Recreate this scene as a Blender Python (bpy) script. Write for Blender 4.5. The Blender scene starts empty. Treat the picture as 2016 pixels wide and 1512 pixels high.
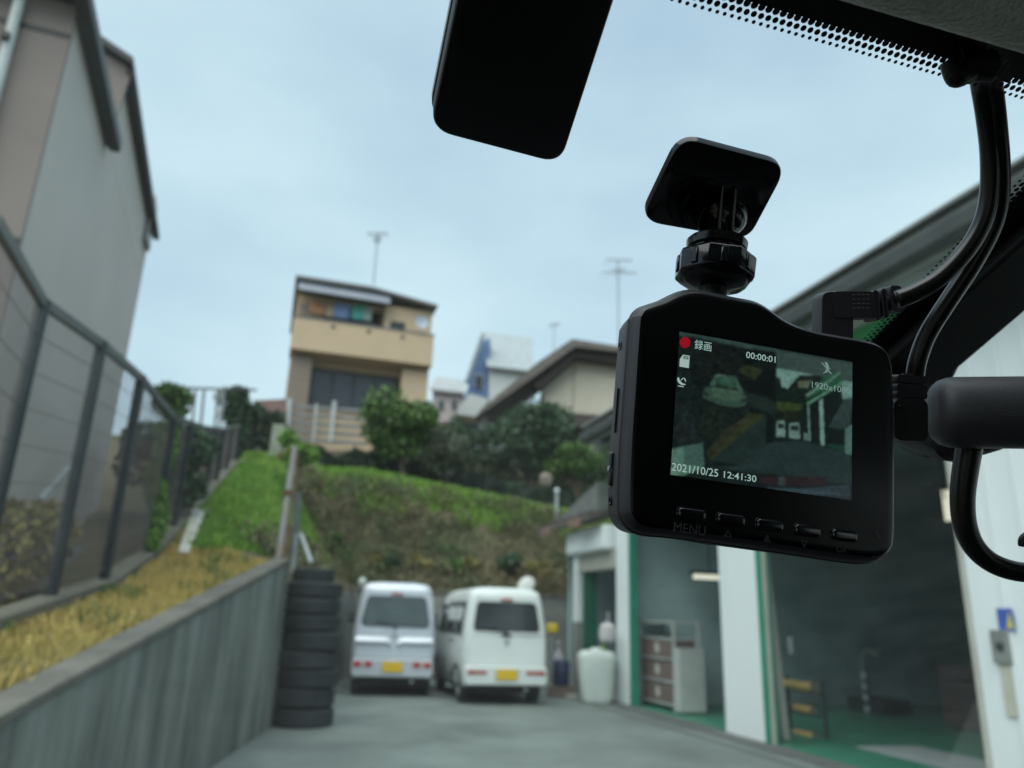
import bpy, math, random
import numpy as np
from mathutils import Vector, Matrix

sc = bpy.context.scene
COL = sc.collection
random.seed(7)
RNG = np.random.RandomState(11)

# ---------------------------------------------------------------- camera
FPX = 1500.0                       # focal length in pixels of a 2016 px wide picture
PITCH, ROLL, EYE = math.radians(17.0), math.radians(1.95), 1.4
CF = np.array([0, math.cos(PITCH), math.sin(PITCH)])
_u0 = np.array([0, -math.sin(PITCH), math.cos(PITCH)]); _r0 = np.array([1., 0, 0])
CR = _r0 * math.cos(ROLL) + _u0 * math.sin(ROLL)
CU = _u0 * math.cos(ROLL) - _r0 * math.sin(ROLL)
CC = np.array([0, 0, EYE])
cam_data = bpy.data.cameras.new('camera')
cam = bpy.data.objects.new('camera', cam_data); COL.objects.link(cam)
m = Matrix.Identity(4)
for i in range(3):
    m[i][0] = CR[i]; m[i][1] = CU[i]; m[i][2] = -CF[i]; m[i][3] = CC[i]
cam.matrix_world = m
cam_data.sensor_width = 36; cam_data.lens = FPX / 2016 * 36
cam_data.clip_start = 0.01; cam_data.clip_end = 3000
cam_data.dof.use_dof = True; cam_data.dof.focus_distance = 0.212
cam_data.dof.aperture_fstop = cam_data.lens / 1.75
cam_data.dof.aperture_blades = 0
sc.camera = cam

# ---------------------------------------------------------------- world, sun, exposure
SUN_EL, SUN_AZ = math.radians(60), math.radians(208)
EXPO = 1.25; EF = 2 ** EXPO
world = bpy.data.worlds.new('World'); sc.world = world; world.use_nodes = True
nt = world.node_tree; nt.nodes.clear()
N = nt.nodes.new; L = nt.links.new
sky = N('ShaderNodeTexSky'); sky.sky_type = 'NISHITA'; sky.sun_disc = False
sky.sun_elevation = SUN_EL; sky.sun_rotation = SUN_AZ; sky.air_density = 1.2; sky.dust_density = 3
tc = N('ShaderNodeTexCoord'); mp = N('ShaderNodeMapping'); mp.inputs['Scale'].default_value = (1, 1, 2.2)
L(tc.outputs['Generated'], mp.inputs['Vector'])
no = N('ShaderNodeTexNoise'); no.inputs['Scale'].default_value = 1.7; no.inputs['Detail'].default_value = 4
no.inputs['Roughness'].default_value = .5
L(mp.outputs['Vector'], no.inputs['Vector'])
cr = N('ShaderNodeValToRGB')
cr.color_ramp.elements[0].position = .34; cr.color_ramp.elements[0].color = (4.25, 5.75, 7.15, 1)
cr.color_ramp.elements[1].position = .70; cr.color_ramp.elements[1].color = (6.5, 8.1, 9.0, 1)
L(no.outputs['Fac'], cr.inputs['Fac'])
mx = N('ShaderNodeMix'); mx.data_type = 'RGBA'; mx.inputs[0].default_value = .88
L(sky.outputs['Color'], mx.inputs[6]); L(cr.outputs['Color'], mx.inputs[7])
bg = N('ShaderNodeBackground'); bg.inputs['Strength'].default_value = .05
L(mx.outputs[2], bg.inputs['Color'])
wo = N('ShaderNodeOutputWorld'); L(bg.outputs['Background'], wo.inputs['Surface'])
sd = bpy.data.lights.new('sun', 'SUN'); sd.energy = 1.5; sd.angle = math.radians(80); sd.color = (1, .97, .92)
sun = bpy.data.objects.new('sun', sd); COL.objects.link(sun)
sdir = Vector((math.sin(SUN_AZ) * math.cos(SUN_EL), math.cos(SUN_AZ) * math.cos(SUN_EL), math.sin(SUN_EL)))
sun.rotation_euler = sdir.to_track_quat('Z', 'Y').to_euler(); sun.location = (0, 0, 40)
vs = sc.view_settings
vs.view_transform = 'Standard'; vs.look = 'None'; vs.exposure = EXPO; vs.gamma = 1; vs.use_curve_mapping = False
sc.cycles.transparent_max_bounces = 16
sc.cycles.max_bounces = 6
sc.cycles.diffuse_bounces = 3

# ---------------------------------------------------------------- helpers
def ray(x, y): return CF * FPX + CR * (x - 1008) - CU * (y - 756)
def P(x, y, Y):
    d = ray(x, y); return CC + d * (Y / d[1])
def G(x, y, z=0.):
    d = ray(x, y); return CC + d * ((z - EYE) / d[2])
def Dp(x, y, depth):               # point on a sight line at a depth along the optical axis
    return CC + ray(x, y) / FPX * depth
def V(a): return Vector([float(q) for q in a])

class Frame:
    """local frame: s along yaw (away), w to the right, z up"""
    def __init__(self, o, yaw):
        a = math.radians(yaw)
        self.o = np.array([o[0], o[1], 0.]); self.s = np.array([-math.sin(a), math.cos(a), 0.])
        self.w = np.array([math.cos(a), math.sin(a), 0.]); self.yaw = a
    def pt(self, s, w, z): return self.o + self.s * s + self.w * w + np.array([0, 0, z])
    def hit(self, x, y, w=0.):
        d = ray(x, y); t = ((self.o + self.w * w - CC) @ self.w) / (d @ self.w); q = CC + d * t
        return (q - self.o) @ self.s, q[2]

MATS = {}
def mat(name, col, rough=.6, metal=0., var=.12, vscale=3., bump=0., bscale=40., spec=.5, coat=0., stretch=None,
        col2=None, emit=None, estr=1., island=0.):
    if name in MATS: return MATS[name]
    m = bpy.data.materials.new(name); m.use_nodes = True; t = m.node_tree; b = t.nodes['Principled BSDF']
    b.inputs['Roughness'].default_value = rough; b.inputs['Metallic'].default_value = metal
    b.inputs['Specular IOR Level'].default_value = spec; b.inputs['Coat Weight'].default_value = coat
    tc = t.nodes.new('ShaderNodeTexCoord'); mp = t.nodes.new('ShaderNodeMapping')
    if stretch: mp.inputs['Scale'].default_value = stretch
    t.links.new(tc.outputs['Object'], mp.inputs['Vector'])
    n = t.nodes.new('ShaderNodeTexNoise'); n.inputs['Scale'].default_value = vscale; n.inputs['Detail'].default_value = 6
    n.inputs['Roughness'].default_value = .6
    t.links.new(mp.outputs['Vector'], n.inputs['Vector'])
    r = t.nodes.new('ShaderNodeValToRGB')
    c = np.array(col[:3]); c2 = np.array(col2[:3]) if col2 is not None else c * (1 + var)
    c1 = c if col2 is not None else c * (1 - var)
    r.color_ramp.elements[0].position = .32; r.color_ramp.elements[0].color = (*c1, 1)
    r.color_ramp.elements[1].position = .68; r.color_ramp.elements[1].color = (*np.minimum(c2, 1), 1)
    t.links.new(n.outputs['Fac'], r.inputs['Fac'])
    out = r.outputs['Color']
    if island:
        g = t.nodes.new('ShaderNodeNewGeometry'); h = t.nodes.new('ShaderNodeHueSaturation')
        mr = t.nodes.new('ShaderNodeMapRange'); mr.inputs[3].default_value = 1 - island; mr.inputs[4].default_value = 1 + island
        t.links.new(g.outputs['Random Per Island'], mr.inputs[0]); t.links.new(mr.outputs[0], h.inputs['Value'])
        t.links.new(out, h.inputs['Color']); out = h.outputs['Color']
    t.links.new(out, b.inputs['Base Color'])
    if bump:
        n2 = t.nodes.new('ShaderNodeTexNoise'); n2.inputs['Scale'].default_value = bscale; n2.inputs['Detail'].default_value = 4
        t.links.new(mp.outputs['Vector'], n2.inputs['Vector'])
        bp = t.nodes.new('ShaderNodeBump'); bp.inputs['Strength'].default_value = bump; bp.inputs['Distance'].default_value = .02
        t.links.new(n2.outputs['Fac'], bp.inputs['Height']); t.links.new(bp.outputs['Normal'], b.inputs['Normal'])
    if emit is not None:
        b.inputs['Emission Color'].default_value = (*emit, 1); b.inputs['Emission Strength'].default_value = estr / EF
    MATS[name] = m
    return m

class MB:
    def __init__(self): self.v = []; self.f = []
    def add(self, vs, fs):
        o = len(self.v); self.v += [tuple(float(c) for c in q) for q in vs]
        self.f += [tuple(i + o for i in f) for f in fs]; return self
    def hexa(self, p):             # 8 points: bottom ring 4, top ring 4
        return self.add(p, [(0, 3, 2, 1), (4, 5, 6, 7), (0, 1, 5, 4), (1, 2, 6, 5), (2, 3, 7, 6), (3, 0, 4, 7)])
    def box(self, x0, x1, y0, y1, z0, z1, fr=None):
        """axis box; with fr the axes are s, w, z of that frame"""
        p = [(x0, y0, z0), (x1, y0, z0), (x1, y1, z0), (x0, y1, z0), (x0, y0, z1), (x1, y0, z1), (x1, y1, z1), (x0, y1, z1)]
        if fr: p = [fr.pt(*q) for q in p]
        return self.hexa(p)
    def bar(self, a, b, w, h=None, up=(0, 0, 1)):
        a = V(a); b = V(b); h = h or w; d = (b - a).normalized(); u = Vector(up)
        if abs(d.dot(u)) > .98: u = Vector((0, 1, 0))
        r = d.cross(u).normalized() * w / 2; u = r.cross(d).normalized() * h / 2
        return self.hexa([a - r - u, a + r - u, a + r + u, a - r + u, b - r - u, b + r - u, b + r + u, b - r + u])
    def tube(self, pts, rad, n=10, cap=True):
        pts = [V(p) for p in pts]; k = len(pts)
        rad = [rad] * k if isinstance(rad, (int, float)) else list(rad)
        t = [(pts[min(i + 1, k - 1)] - pts[max(i - 1, 0)]).normalized() for i in range(k)]
        u = t[0].orthogonal().normalized(); vs = []
        for i in range(k):
            u = (u - t[i] * u.dot(t[i])).normalized(); w = t[i].cross(u)
            for j in range(n):
                a = 2 * math.pi * j / n; vs.append(pts[i] + (u * math.cos(a) + w * math.sin(a)) * rad[i])
        fs = [(i * n + j, i * n + (j + 1) % n, (i + 1) * n + (j + 1) % n, (i + 1) * n + j) for i in range(k - 1) for j in range(n)]
        if cap: fs += [tuple(range(n - 1, -1, -1)), tuple((k - 1) * n + j for j in range(n))]
        return self.add(vs, fs)
    def lathe(self, o, axis, prof, n=24, squash=1.):
        """prof: (distance along axis, radius)"""
        o = V(o); ax = V(axis).normalized(); u = ax.orthogonal().normalized(); w = ax.cross(u); vs = []
        for (h, r) in prof:
            for j in range(n):
                a = 2 * math.pi * (j + .5) / n; vs.append(o + ax * h + (u * math.cos(a) + w * math.sin(a) * squash) * r)
        k = len(prof)
        fs = [(i * n + j, i * n + (j + 1) % n, (i + 1) * n + (j + 1) % n, (i + 1) * n + j) for i in range(k - 1) for j in range(n)]
        fs += [tuple(range(n - 1, -1, -1)), tuple((k - 1) * n + j for j in range(n))]
        return self.add(vs, fs)
    def prism(self, poly, off):
        """poly: list of points, off: extrusion vector"""
        n = len(poly); poly = [V(p) for p in poly]; off = V(off)
        return self.add(poly + [p + off for p in poly],
                        [tuple(range(n - 1, -1, -1)), tuple(range(n, 2 * n))] + [(i, (i + 1) % n, n + (i + 1) % n, n + i) for i in range(n)])
    def rings(self, rings, cap0=True, cap1=True):
        n = len(rings[0]); vs = [p for r in rings for p in r]
        fs = [(i * n + j, i * n + (j + 1) % n, (i + 1) * n + (j + 1) % n, (i + 1) * n + j) for i in range(len(rings) - 1) for j in range(n)]
        if cap0: fs.append(tuple(range(n - 1, -1, -1)))
        if cap1: fs.append(tuple((len(rings) - 1) * n + j for j in range(n)))
        return self.add(vs, fs)

def quads_mesh(name, Vx, Fq):
    me = bpy.data.meshes.new(name); Vx = np.asarray(Vx, np.float32); Fq = np.asarray(Fq, np.int32)
    me.vertices.add(len(Vx)); me.vertices.foreach_set('co', Vx.ravel())
    k = Fq.shape[1]
    me.loops.add(Fq.size); me.loops.foreach_set('vertex_index', Fq.ravel())
    me.polygons.add(len(Fq)); me.polygons.foreach_set('loop_start', np.arange(0, Fq.size, k, dtype=np.int32))
    me.update(calc_edges=True); return me

def tag(o, label=None, cat=None, group=None, kind=None):
    if label: o['label'] = label
    if cat: o['category'] = cat
    if group: o['group'] = group
    if kind: o['kind'] = kind
    return o
def thing(name, loc, label, cat, group=None, yaw=0.):
    o = bpy.data.objects.new(name, None); COL.objects.link(o); o.empty_display_size = .2
    o.location = V(loc); o.rotation_euler = (0, 0, yaw)
    tag(o, label, cat, group); o['_w'] = 1
    return o
def root_matrix(o):
    while o.parent: o = o.parent
    return Matrix.Translation(o.location) @ o.rotation_euler.to_matrix().to_4x4()
def obj(name, mb, material, parent=None, smooth=False, bevel=0., origin=True, local=False, label=None, seg=2):
    """world-space MB (or mesh) to an object; under a parent it is moved into the root's frame"""
    if isinstance(mb, MB):
        me = bpy.data.meshes.new(name); me.from_pydata(mb.v, [], mb.f)
        import bmesh
        bm = bmesh.new(); bm.from_mesh(me); bmesh.ops.recalc_face_normals(bm, faces=bm.faces); bm.to_mesh(me); bm.free()
    else: me = mb
    o = bpy.data.objects.new(name, me); COL.objects.link(o)
    if parent is not None:
        if not local: me.transform(root_matrix(parent).inverted())
        o.parent = parent
    elif origin and len(me.vertices):
        co = np.empty(len(me.vertices) * 3); me.vertices.foreach_get('co', co); co = co.reshape(-1, 3)
        c = Vector(((co[:, 0].min() + co[:, 0].max()) / 2, (co[:, 1].min() + co[:, 1].max()) / 2, co[:, 2].min()))
        me.transform(Matrix.Translation(-c)); o.location = c
    if material is not None: me.materials.append(material)
    if smooth:
        me.polygons.foreach_set('use_smooth', [True] * len(me.polygons))
        if smooth != 'all':
            me.set_sharp_from_angle(angle=math.radians(smooth if smooth is not True else 35))
    if bevel:
        b = o.modifiers.new('bevel', 'BEVEL'); b.width = bevel; b.segments = seg; b.limit_method = 'ANGLE'; b.angle_limit = math.radians(35)
        if not smooth: me.polygons.foreach_set('use_smooth', [True] * len(me.polygons)); me.set_sharp_from_angle(angle=math.radians(60))
    if label: o['label'] = label
    return o
def children(o): return [c for c in COL.objects if c.parent is o]
def copy_tree(o, parent=None):
    c = o.copy(); COL.objects.link(c)
    if parent is not None: c.parent = parent
    for ch in children(o): copy_tree(ch, c)
    return c
def leaf_cards(C, size, flat=.0, aspect=.6, rng=RNG):
    """random quads around centres C; size scalar or array"""
    n = len(C); a = rng.randn(n, 3); a /= np.linalg.norm(a, axis=1)[:, None]
    b = rng.randn(n, 3); b[:, 2] *= (1 - flat); b -= (b * a).sum(1)[:, None] * a; b /= np.linalg.norm(b, axis=1)[:, None]
    s = np.asarray(size) * (.6 + .8 * rng.rand(n)); s = s[:, None]
    Vx = np.stack([C - a * s, C - b * s * aspect, C + a * s, C + b * s * aspect], 1).reshape(-1, 3)
    return Vx, np.arange(4 * n).reshape(n, 4)
def blob(center, rad, n, rng=RNG, shell=.55):
    d = rng.randn(n, 3); d /= np.linalg.norm(d, axis=1)[:, None]
    r = (shell + (1 - shell) * rng.rand(n)) ** .7
    return np.asarray(center) + d * r[:, None] * np.asarray(rad)
def crown_points(center, rad, n, k=14, rng=RNG, small=.42):
    out = []
    for i in range(k):
        d = rng.randn(3); d /= np.linalg.norm(d)
        c = np.asarray(center) + d * np.asarray(rad) * (.35 + .45 * rng.rand())
        out.append(blob(c, np.asarray(rad) * small * (.7 + .6 * rng.rand()), n // k, rng, .3))
    return np.concatenate(out)
def srgb(*c): return tuple(((q / 255) / 12.92 if q / 255 <= .04045 else ((q / 255 + .055) / 1.055) ** 2.4) for q in c)

# ---------------------------------------------------------------- materials
asphalt = mat('asphalt', (.165, .20, .185), .88, var=.26, vscale=.8, bump=.35, bscale=90)
concrete = mat('concrete', (.20, .21, .19), .9, var=.25, vscale=2.4, bump=.3, bscale=30)
wallcon = mat('wall_concrete', (.075, .09, .08), .9, col2=(.27, .30, .27), vscale=1.1, bump=.35, bscale=25, stretch=(2.6, 2.6, .42))
coping_m = mat('coping_concrete', (.135, .13, .11), .9, var=.25, vscale=3, bump=.3)
mossy = mat('mossy_concrete', (.11, .105, .075), .9, col2=(.18, .17, .135), vscale=2.5, bump=.3)
soil = mat('soil', (.075, .075, .035), .95, col2=(.11, .09, .05), vscale=.8, bump=.5, bscale=6)
blackgloss = mat('black_gloss_plastic', (.004, .0045, .006), .12, var=.05, spec=.5)
blackmat = mat('black_matte_plastic', (.012, .013, .016), .5, var=.1, bump=.15, bscale=900, spec=.4)
bodyplas = mat('camera_side_plastic', (.035, .037, .045), .45, var=.06, bump=.05, bscale=1500)
rubber = mat('tyre_rubber', (.028, .034, .036), .75, var=.25, vscale=6, bump=.2, bscale=60)
white_paint = mat('white_wall_paint', (.78, .84, .83), .55, var=.06, vscale=1.5, bump=.05, bscale=12, stretch=(1, 1, .4))
green_paint = mat('green_paint', (.02, .25, .16), .5, var=.12, vscale=4)
dark_steel = mat('dark_steel', (.03, .045, .05), .55, metal=.2, var=.15)
glassdark = mat('dark_window_glass', (.02, .028, .03), .08, var=.2, vscale=2, spec=.6)
galv = mat('galvanised_steel', (.38, .42, .42), .5, metal=.3, var=.2, vscale=6)

# ================================================================= SETTING: terrain
WY = 4.705
wallF = Frame(G(530, 1435)[:2], WY)            # lot face of the concrete wall, s = 0 at its far end
def wall_top(s): return .9 + .1785 * (np.minimum(s, 0) + 6.36)
fence_pts = [(-230, 1290, 3.6), (-60, 1225, 5.0), (100, 1172, 6.1), (205, 1140, 7.3), (300, 1078, 9.3), (375, 1000, 11.6), (425, 945, 14.), (462, 905, 16.5)]
fence3 = [P(*q) for q in fence_pts]
fY = np.array([p[1] for p in fence3]); fX = np.array([p[0] for p in fence3]); fZ = np.array([p[2] for p in fence3])
BACK = 18.4
def terrain(x, y):
    x = np.asarray(x, float); y = np.asarray(y, float)
    s = (y - wallF.o[1]) / math.cos(math.radians(WY))
    xl = wallF.o[0] - (y - wallF.o[1]) * math.tan(math.radians(WY))
    lat = xl - x
    zt = np.maximum(wall_top(s), .25) - .1
    fx = np.interp(y, fY, fX); fz = np.interp(y, fY, fZ, left=fZ[0])
    fz = np.where(y > 16.5, np.minimum(fz + (y - 16.5) * .22, 5.6), fz)
    dl = np.maximum(xl - fx, .6)
    k = np.clip(lat / dl, 0, 1); k = np.where(y > wallF.o[1], k * k * (3 - 2 * k), k)
    zl = zt + (fz - .12 - zt) * k
    zl = np.where(lat > .09, zl, 0.)
    kb = np.clip((y - BACK - .1) / 2.9, 0, 1); kb = kb * kb * (3 - 2 * kb)
    zb0 = 5.1 - .17 * np.clip(x + 4, 0, 12)
    zb = 1.8 + (zb0 - 1.8) * kb + np.clip(y - 24, 0, 7) * .42 + np.clip(y - 31, 0, 14) * .22
    zb = np.where(y > BACK + .12, zb, 0.)
    z = np.maximum(zl, zb)
    r = np.sqrt((x + 5) ** 2 + (y - 25) ** 2)
    return z * np.clip(1 - (r - 60) / 120, 0, 1)
def grid_axis(lo, hi, a, b, step, far):
    core = np.arange(a, b, step); left = a - np.geomspace(step, a - lo, far)[::-1]; right = b + np.geomspace(step, hi - b, far)
    return np.unique(np.concatenate([left, core, [b], right]))
gx = grid_axis(-900, 900, -12, 14, .25, 22); gy = grid_axis(-900, 1500, 2, 34, .25, 22)
gy = np.unique(np.concatenate([gy[np.abs(gy - BACK) > .2], [BACK + .1, BACK + .2]]))
gx = np.unique(np.concatenate([gx[(np.abs(gx - wallF.o[0]) > .17)], [wallF.o[0] - .12, wallF.o[0] - .06, wallF.o[0] + .2]]))
GX, GY = np.meshgrid(gx, gy); GX = GX - (GY - wallF.o[1]) * math.tan(math.radians(WY)) * ((GY > 0) & (GY < 60)); GZ = terrain(GX, GY)
core = (GZ > .2) & (GX > -12) & (GX < 14) & (GY > 2) & (GY < 34)
GZ = GZ + np.where(core, RNG.randn(*GZ.shape) * .02, 0)
Vx = np.stack([GX, GY, GZ], -1).reshape(-1, 3); nx, ny = len(gx), len(gy)
I, J = np.meshgrid(np.arange(nx - 1), np.arange(ny - 1)); q = (J * nx + I).ravel()
ground = obj('ground', quads_mesh('ground', Vx, np.stack([q, q + 1, q + nx + 1, q + nx], 1)), soil, smooth='all', origin=False)
tag(ground, kind='structure')

# asphalt sheet of the parking lot
mb = MB()
xl = lambda y: wallF.o[0] - (y - wallF.o[1]) * math.tan(math.radians(WY))
mb.add([(xl(-12) + .0, -12, .004), (24, -12, .004), (24, BACK, .004), (xl(BACK), BACK, .004)], [(0, 1, 2, 3)])
lot = obj('parking_lot', mb, asphalt, origin=False); tag(lot, kind='structure')

# garage frame (front face plane), s away, w to the right (into the building)
gar = Frame(G(1432, 1445)[:2], 15.5)
# darker seam of patched asphalt parallel to the garage
mb = MB(); mb.box(-9, 8, -.62, -.5, .004, .008, gar)
obj('asphalt_seam', mb, mat('asphalt_seam', (.12, .14, .13), .9), origin=False)['kind'] = 'structure'

# ================================================================= concrete wall on the left
w_thing = thing('retaining_wall', wallF.pt(0, 0, 0), 'long streaked grey concrete retaining wall rising beside the left edge of the lot', 'wall')
def wall_block(s0, s1, w0, w1, zl0, zl1, zh0, zh1):
    f = wallF.pt
    return [f(s0, w0, zl0), f(s1, w0, zl1), f(s1, w1, zl1), f(s0, w1, zl0), f(s0, w0, zh0), f(s1, w0, zh1), f(s1, w1, zh1), f(s0, w1, zh0)]
s_edges = [-11.5, -9.1, -6.7, -4.2, -1.9, 0]
for i in range(5):
    a, b = s_edges[i], s_edges[i + 1]
    m1 = MB().hexa(wall_block(a + (.008 if i else 0), b, -.17, 0, 0, 0, wall_top(a) - .06, wall_top(b) - .06))
    obj('wall_panel', m1, wallcon, w_thing, bevel=.01)
    m2 = MB().hexa(wall_block(a + (.006 if i else 0), b + (.01 if i == 4 else 0), -.2, .015, wall_top(a) - .06, wall_top(b) - .06, wall_top(a), wall_top(b)))
    obj('coping', m2, coping_m, w_thing, bevel=.012)
# back wall behind the vans
b_thing = thing('back_wall', (-1, BACK, 0), 'low grey concrete wall behind the two parked vans', 'wall')
for i in range(7):
    x0 = -3.6 + i * 1.5
    obj('wall_panel', MB().box(x0 + .01, x0 + 1.5, BACK - .02, BACK + .25, 0, 1.86), concrete, b_thing, bevel=.01)
obj('coping', MB().box(-3.6, 6.9, BACK - .05, BACK + .28, 1.86, 1.93), coping_m, b_thing, bevel=.01)
# side bank wall from retaining wall's end to the back wall
sb = thing('bank_wall', wallF.pt(4, 0, 0), 'low concrete kerb wall left of the silver van, beyond the tyre stack', 'wall')
obj('wall_face', MB().hexa(wall_block(0.02, 8.35, -.17, -.005, 0, 0, 1.75, 1.8)), concrete, sb, bevel=.01)

# ================================================================= fence on the left
ft = thing('mesh_fence', fence3[3], 'dark green wire mesh fence with steel posts on a concrete kerb at left', 'fence')
mesh_m = mat('fence_wire', (.11, .095, .092), .5, var=.2)
post_m = mat('fence_post_paint', (.010, .020, .024), .5, var=.2)
ftop = [2.15, 2.15, 2.05, 1.95, 1.6, 1.25, .95, .75]
for i in range(len(fence3) - 1):
    a, b = fence3[i], fence3[i + 1]; h = ftop[i]; hb2 = ftop[i + 1]
    d = (b - a); Ln = np.linalg.norm(d[:2]); nrm = np.array([-d[1], d[0], 0]) / Ln
    # kerb
    lo = np.array([0, 0, -.3])
    k = MB().hexa([a + lo - nrm * .1, b + lo - nrm * .1, b + lo + nrm * .1, a + lo + nrm * .1, a - nrm * .1, b - nrm * .1, b + nrm * .1, a + nrm * .1])
    obj('kerb', k, mossy, ft, bevel=.015)
    nseg = 1 if i < 4 else max(1, round(Ln / 1.2))
    for j in range(nseg):
        p0 = a + d * j / nseg; p1 = a + d * (j + 1) / nseg; h0 = h + (hb2 - h) * j / nseg; h1 = h + (hb2 - h) * (j + 1) / nseg
        if i != 0 or j: obj('post', MB().bar(p0 - [0, 0, .05], p0 + [0, 0, h0 + .03], .07), post_m, ft)
        g = MB(); nw = max(6, int(np.linalg.norm(p1 - p0) / .042))
        for q in range(1, nw):
            c = p0 + (p1 - p0) * q / nw + nrm * .012; g.bar(c + [0, 0, .06], c + [0, 0, h0 + (h1 - h0) * q / nw - .03], .0036)
        for z in np.arange(.05, .98, .12):
            g.bar(p0 + [0, 0, z * h0], p1 + [0, 0, z * h1], .005)
        pn = obj('mesh_panel', g, mesh_m, ft); pn['kind'] = 'stuff'
        obj('top_rail', MB().bar(p0 + [0, 0, h0], p1 + [0, 0, h1], .05, .07), mat('rail_paint', (.11, .12, .11), .6), ft)
obj('post', MB().bar(fence3[-1], fence3[-1] + [0, 0, .8], .08), post_m, ft)

# ================================================================= big taupe house, upper left
bld = Frame((-5.3, 9.0), 20.0)
bt = thing('tall_house', bld.pt(0, -3, 0), 'tall taupe and grey house looming at the upper left behind the fence', 'house')
grey_w = mat('grey_render', (.56, .51, .47), .9, var=.05, vscale=.7, bump=.12, bscale=30)
brown_w = mat('taupe_render', (.255, .215, .195), .9, var=.06, vscale=.9, bump=.12, bscale=30)
trim = mat('dark_trim', (.022, .026, .026), .5)
sF, _ = bld.hit(243, 735); sN = bld.hit(150, 40)[0]; s2 = bld.hit(212, 105)[0]
s1e, z1 = bld.hit(230, 280, .1); s2, z2 = bld.hit(262, 138, .12); s2 -= .27
sF2, zF2 = bld.hit(312, 458, .12)
obj('side_wall', MB().box(sN, sF, -6, 0, 0, z1, bld), grey_w, bt)
# taupe skin on the end facing the camera
obj('end_wall', MB().box(sN - .06, sN - .003, -6, .004, 0, z1 + .02, bld), brown_w, bt)
# dark lower cladding of the side wall
obj('upper_storey', MB().box(s2 + .3, sF - .02, -5.5, .002, z1 + .002, z2 + .02, bld), grey_w, bt)
obj('upper_end_wall', MB().hexa([bld.pt(*q) for q in [(s2 + .24, -5.5, z1 + .1), (s2 + .29, -5.5, z1 + .1), (s2 + .29, .022, z1 - .1), (s2 + .24, .022, z1 - .1),
     (s2 + .24, -5.5, z2 + 2.3), (s2 + .29, -5.5, z2 + 2.3), (s2 + .29, .11, z2 - .02), (s2 + .24, .11, z2 - .02)]]), brown_w, bt)
obj('roof', MB().hexa([bld.pt(*q) for q in [(s2 + .1, .13, z2 - .02), (sF2, .13, z2 - .02), (sF2, -3, z2 + 1.5), (s2 + .1, -3, z2 + 1.5),
     (s2 + .1, .13, z2 + .06), (sF2, .13, z2 + .06), (sF2, -3, z2 + 1.6), (s2 + .1, -3, z2 + 1.6)]]), trim, bt)
obj('roof_gutter', MB().box(s2 + .22, sF2, .06, .15, z2 - .1, z2 - .021, bld), trim, bt)
obj('lower_gutter', MB().box(sN - .4, s1e, .03, .16, z1 - .14, z1 + .02, bld), trim, bt, bevel=.02)
obj('eave_soffit', MB().box(sN - .35, s2 + .2, -1.2, .03, z1 + .022, z1 + .06, bld), trim, bt)
a = bld.hit(295, 420, .02); 
wn = obj('window', MB().box(sF - .75, sF - .25, .022, .08, a[1] - .55, a[1] + .25, bld), mat('window_frame_grey', (.3, .3, .28), .6), bt)
obj('pane', MB().box(sF - .69, sF - .31, .081, .086, a[1] - .48, a[1] + .18, bld), glassdark, wn)
# end face: down pipe, dark window, ledges
endF = Frame(bld.pt(sN - .06, 0, 0)[:2], 20 + 90)       # s runs left along the end wall, w towards the camera... (sign below)
def endpt(x, y):                                   # point of the end wall plane under a pixel
    n = bld.s; o = bld.pt(sN - .06, 0, 0); d = ray(x, y); t = ((o - CC) @ n) / (d @ n); return CC + d * t
e0, e1 = endpt(45, 0), endpt(-4, 185)
obj('down_pipe', MB().tube([e0 - bld.s * .07 + (e0 - e1) * .3, e0 - bld.s * .07, e1 - bld.s * .07, e1 - bld.s * .07 + (e1 - e0) * .8], .045), mat('pale_pipe', (.5, .53, .52), .4), bt, smooth=True)
obj('pipe_bracket', MB().bar(endpt(18, 90), endpt(18, 90) - bld.s * .16, .06), trim, bt)
pw = endpt(30, 40)
f_ = obj('window', MB().box(sN - .09, sN - .062, (pw - bld.o) @ bld.w - 1.6, (pw - bld.o) @ bld.w - .12, pw[2] - 1.3, pw[2] - .25, bld), trim, bt)
obj('pane', MB().box(sN - .096, sN - .091, (pw - bld.o) @ bld.w - 1.5, (pw - bld.o) @ bld.w - .2, pw[2] - 1.2, pw[2] - .35, bld), glassdark, f_)
for dz in (.35, 2.4):
    obj('wall_joint', MB().box(sN - .068, sN - .061, -6, .01, z1 - dz, z1 - dz + .05, bld), trim, bt)
# concrete footing of the house and yard behind the fence
obj('footing', MB().box(sN, sF - .1, .005, .3, 0, 2.05, bld), mat('pale_footing', (.34, .36, .35), .9, var=.15), bt)

# hedge behind the fence at lower left
def shrub(name, label, pts, size, colmat, base, group=None, cat='shrub', stems=3, aspect=.6):
    t = thing(name, base, label, cat, group)
    Vl, Fl = leaf_cards(pts, size, aspect=aspect)
    obj('foliage', quads_mesh('foliage', Vl, Fl), colmat, t)
    mbs = MB(); b = V(base); c = V(pts.mean(0))
    for i in range(stems):
        e = V(pts[RNG.randint(len(pts))]); mid = b.lerp(e, .5) + Vector((RNG.randn() * .03, RNG.randn() * .03, 0))
        mbs.tube([b, mid, e], [.02, .014, .005], 6)
    obj('stem', mbs, mat('bark', (.10, .075, .05), .9), t)
    return t
leaf_olive = mat('leaf_olive', (.14, .15, .035), .6, col2=(.28, .22, .06), vscale=2.2, island=.45)
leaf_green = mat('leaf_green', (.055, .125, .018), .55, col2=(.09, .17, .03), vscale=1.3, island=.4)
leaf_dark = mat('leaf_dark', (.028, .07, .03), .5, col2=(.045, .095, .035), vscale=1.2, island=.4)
leaf_deep = mat('leaf_deep', (.018, .04, .018), .55, col2=(.03, .06, .024), vscale=1.2, island=.4)
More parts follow.
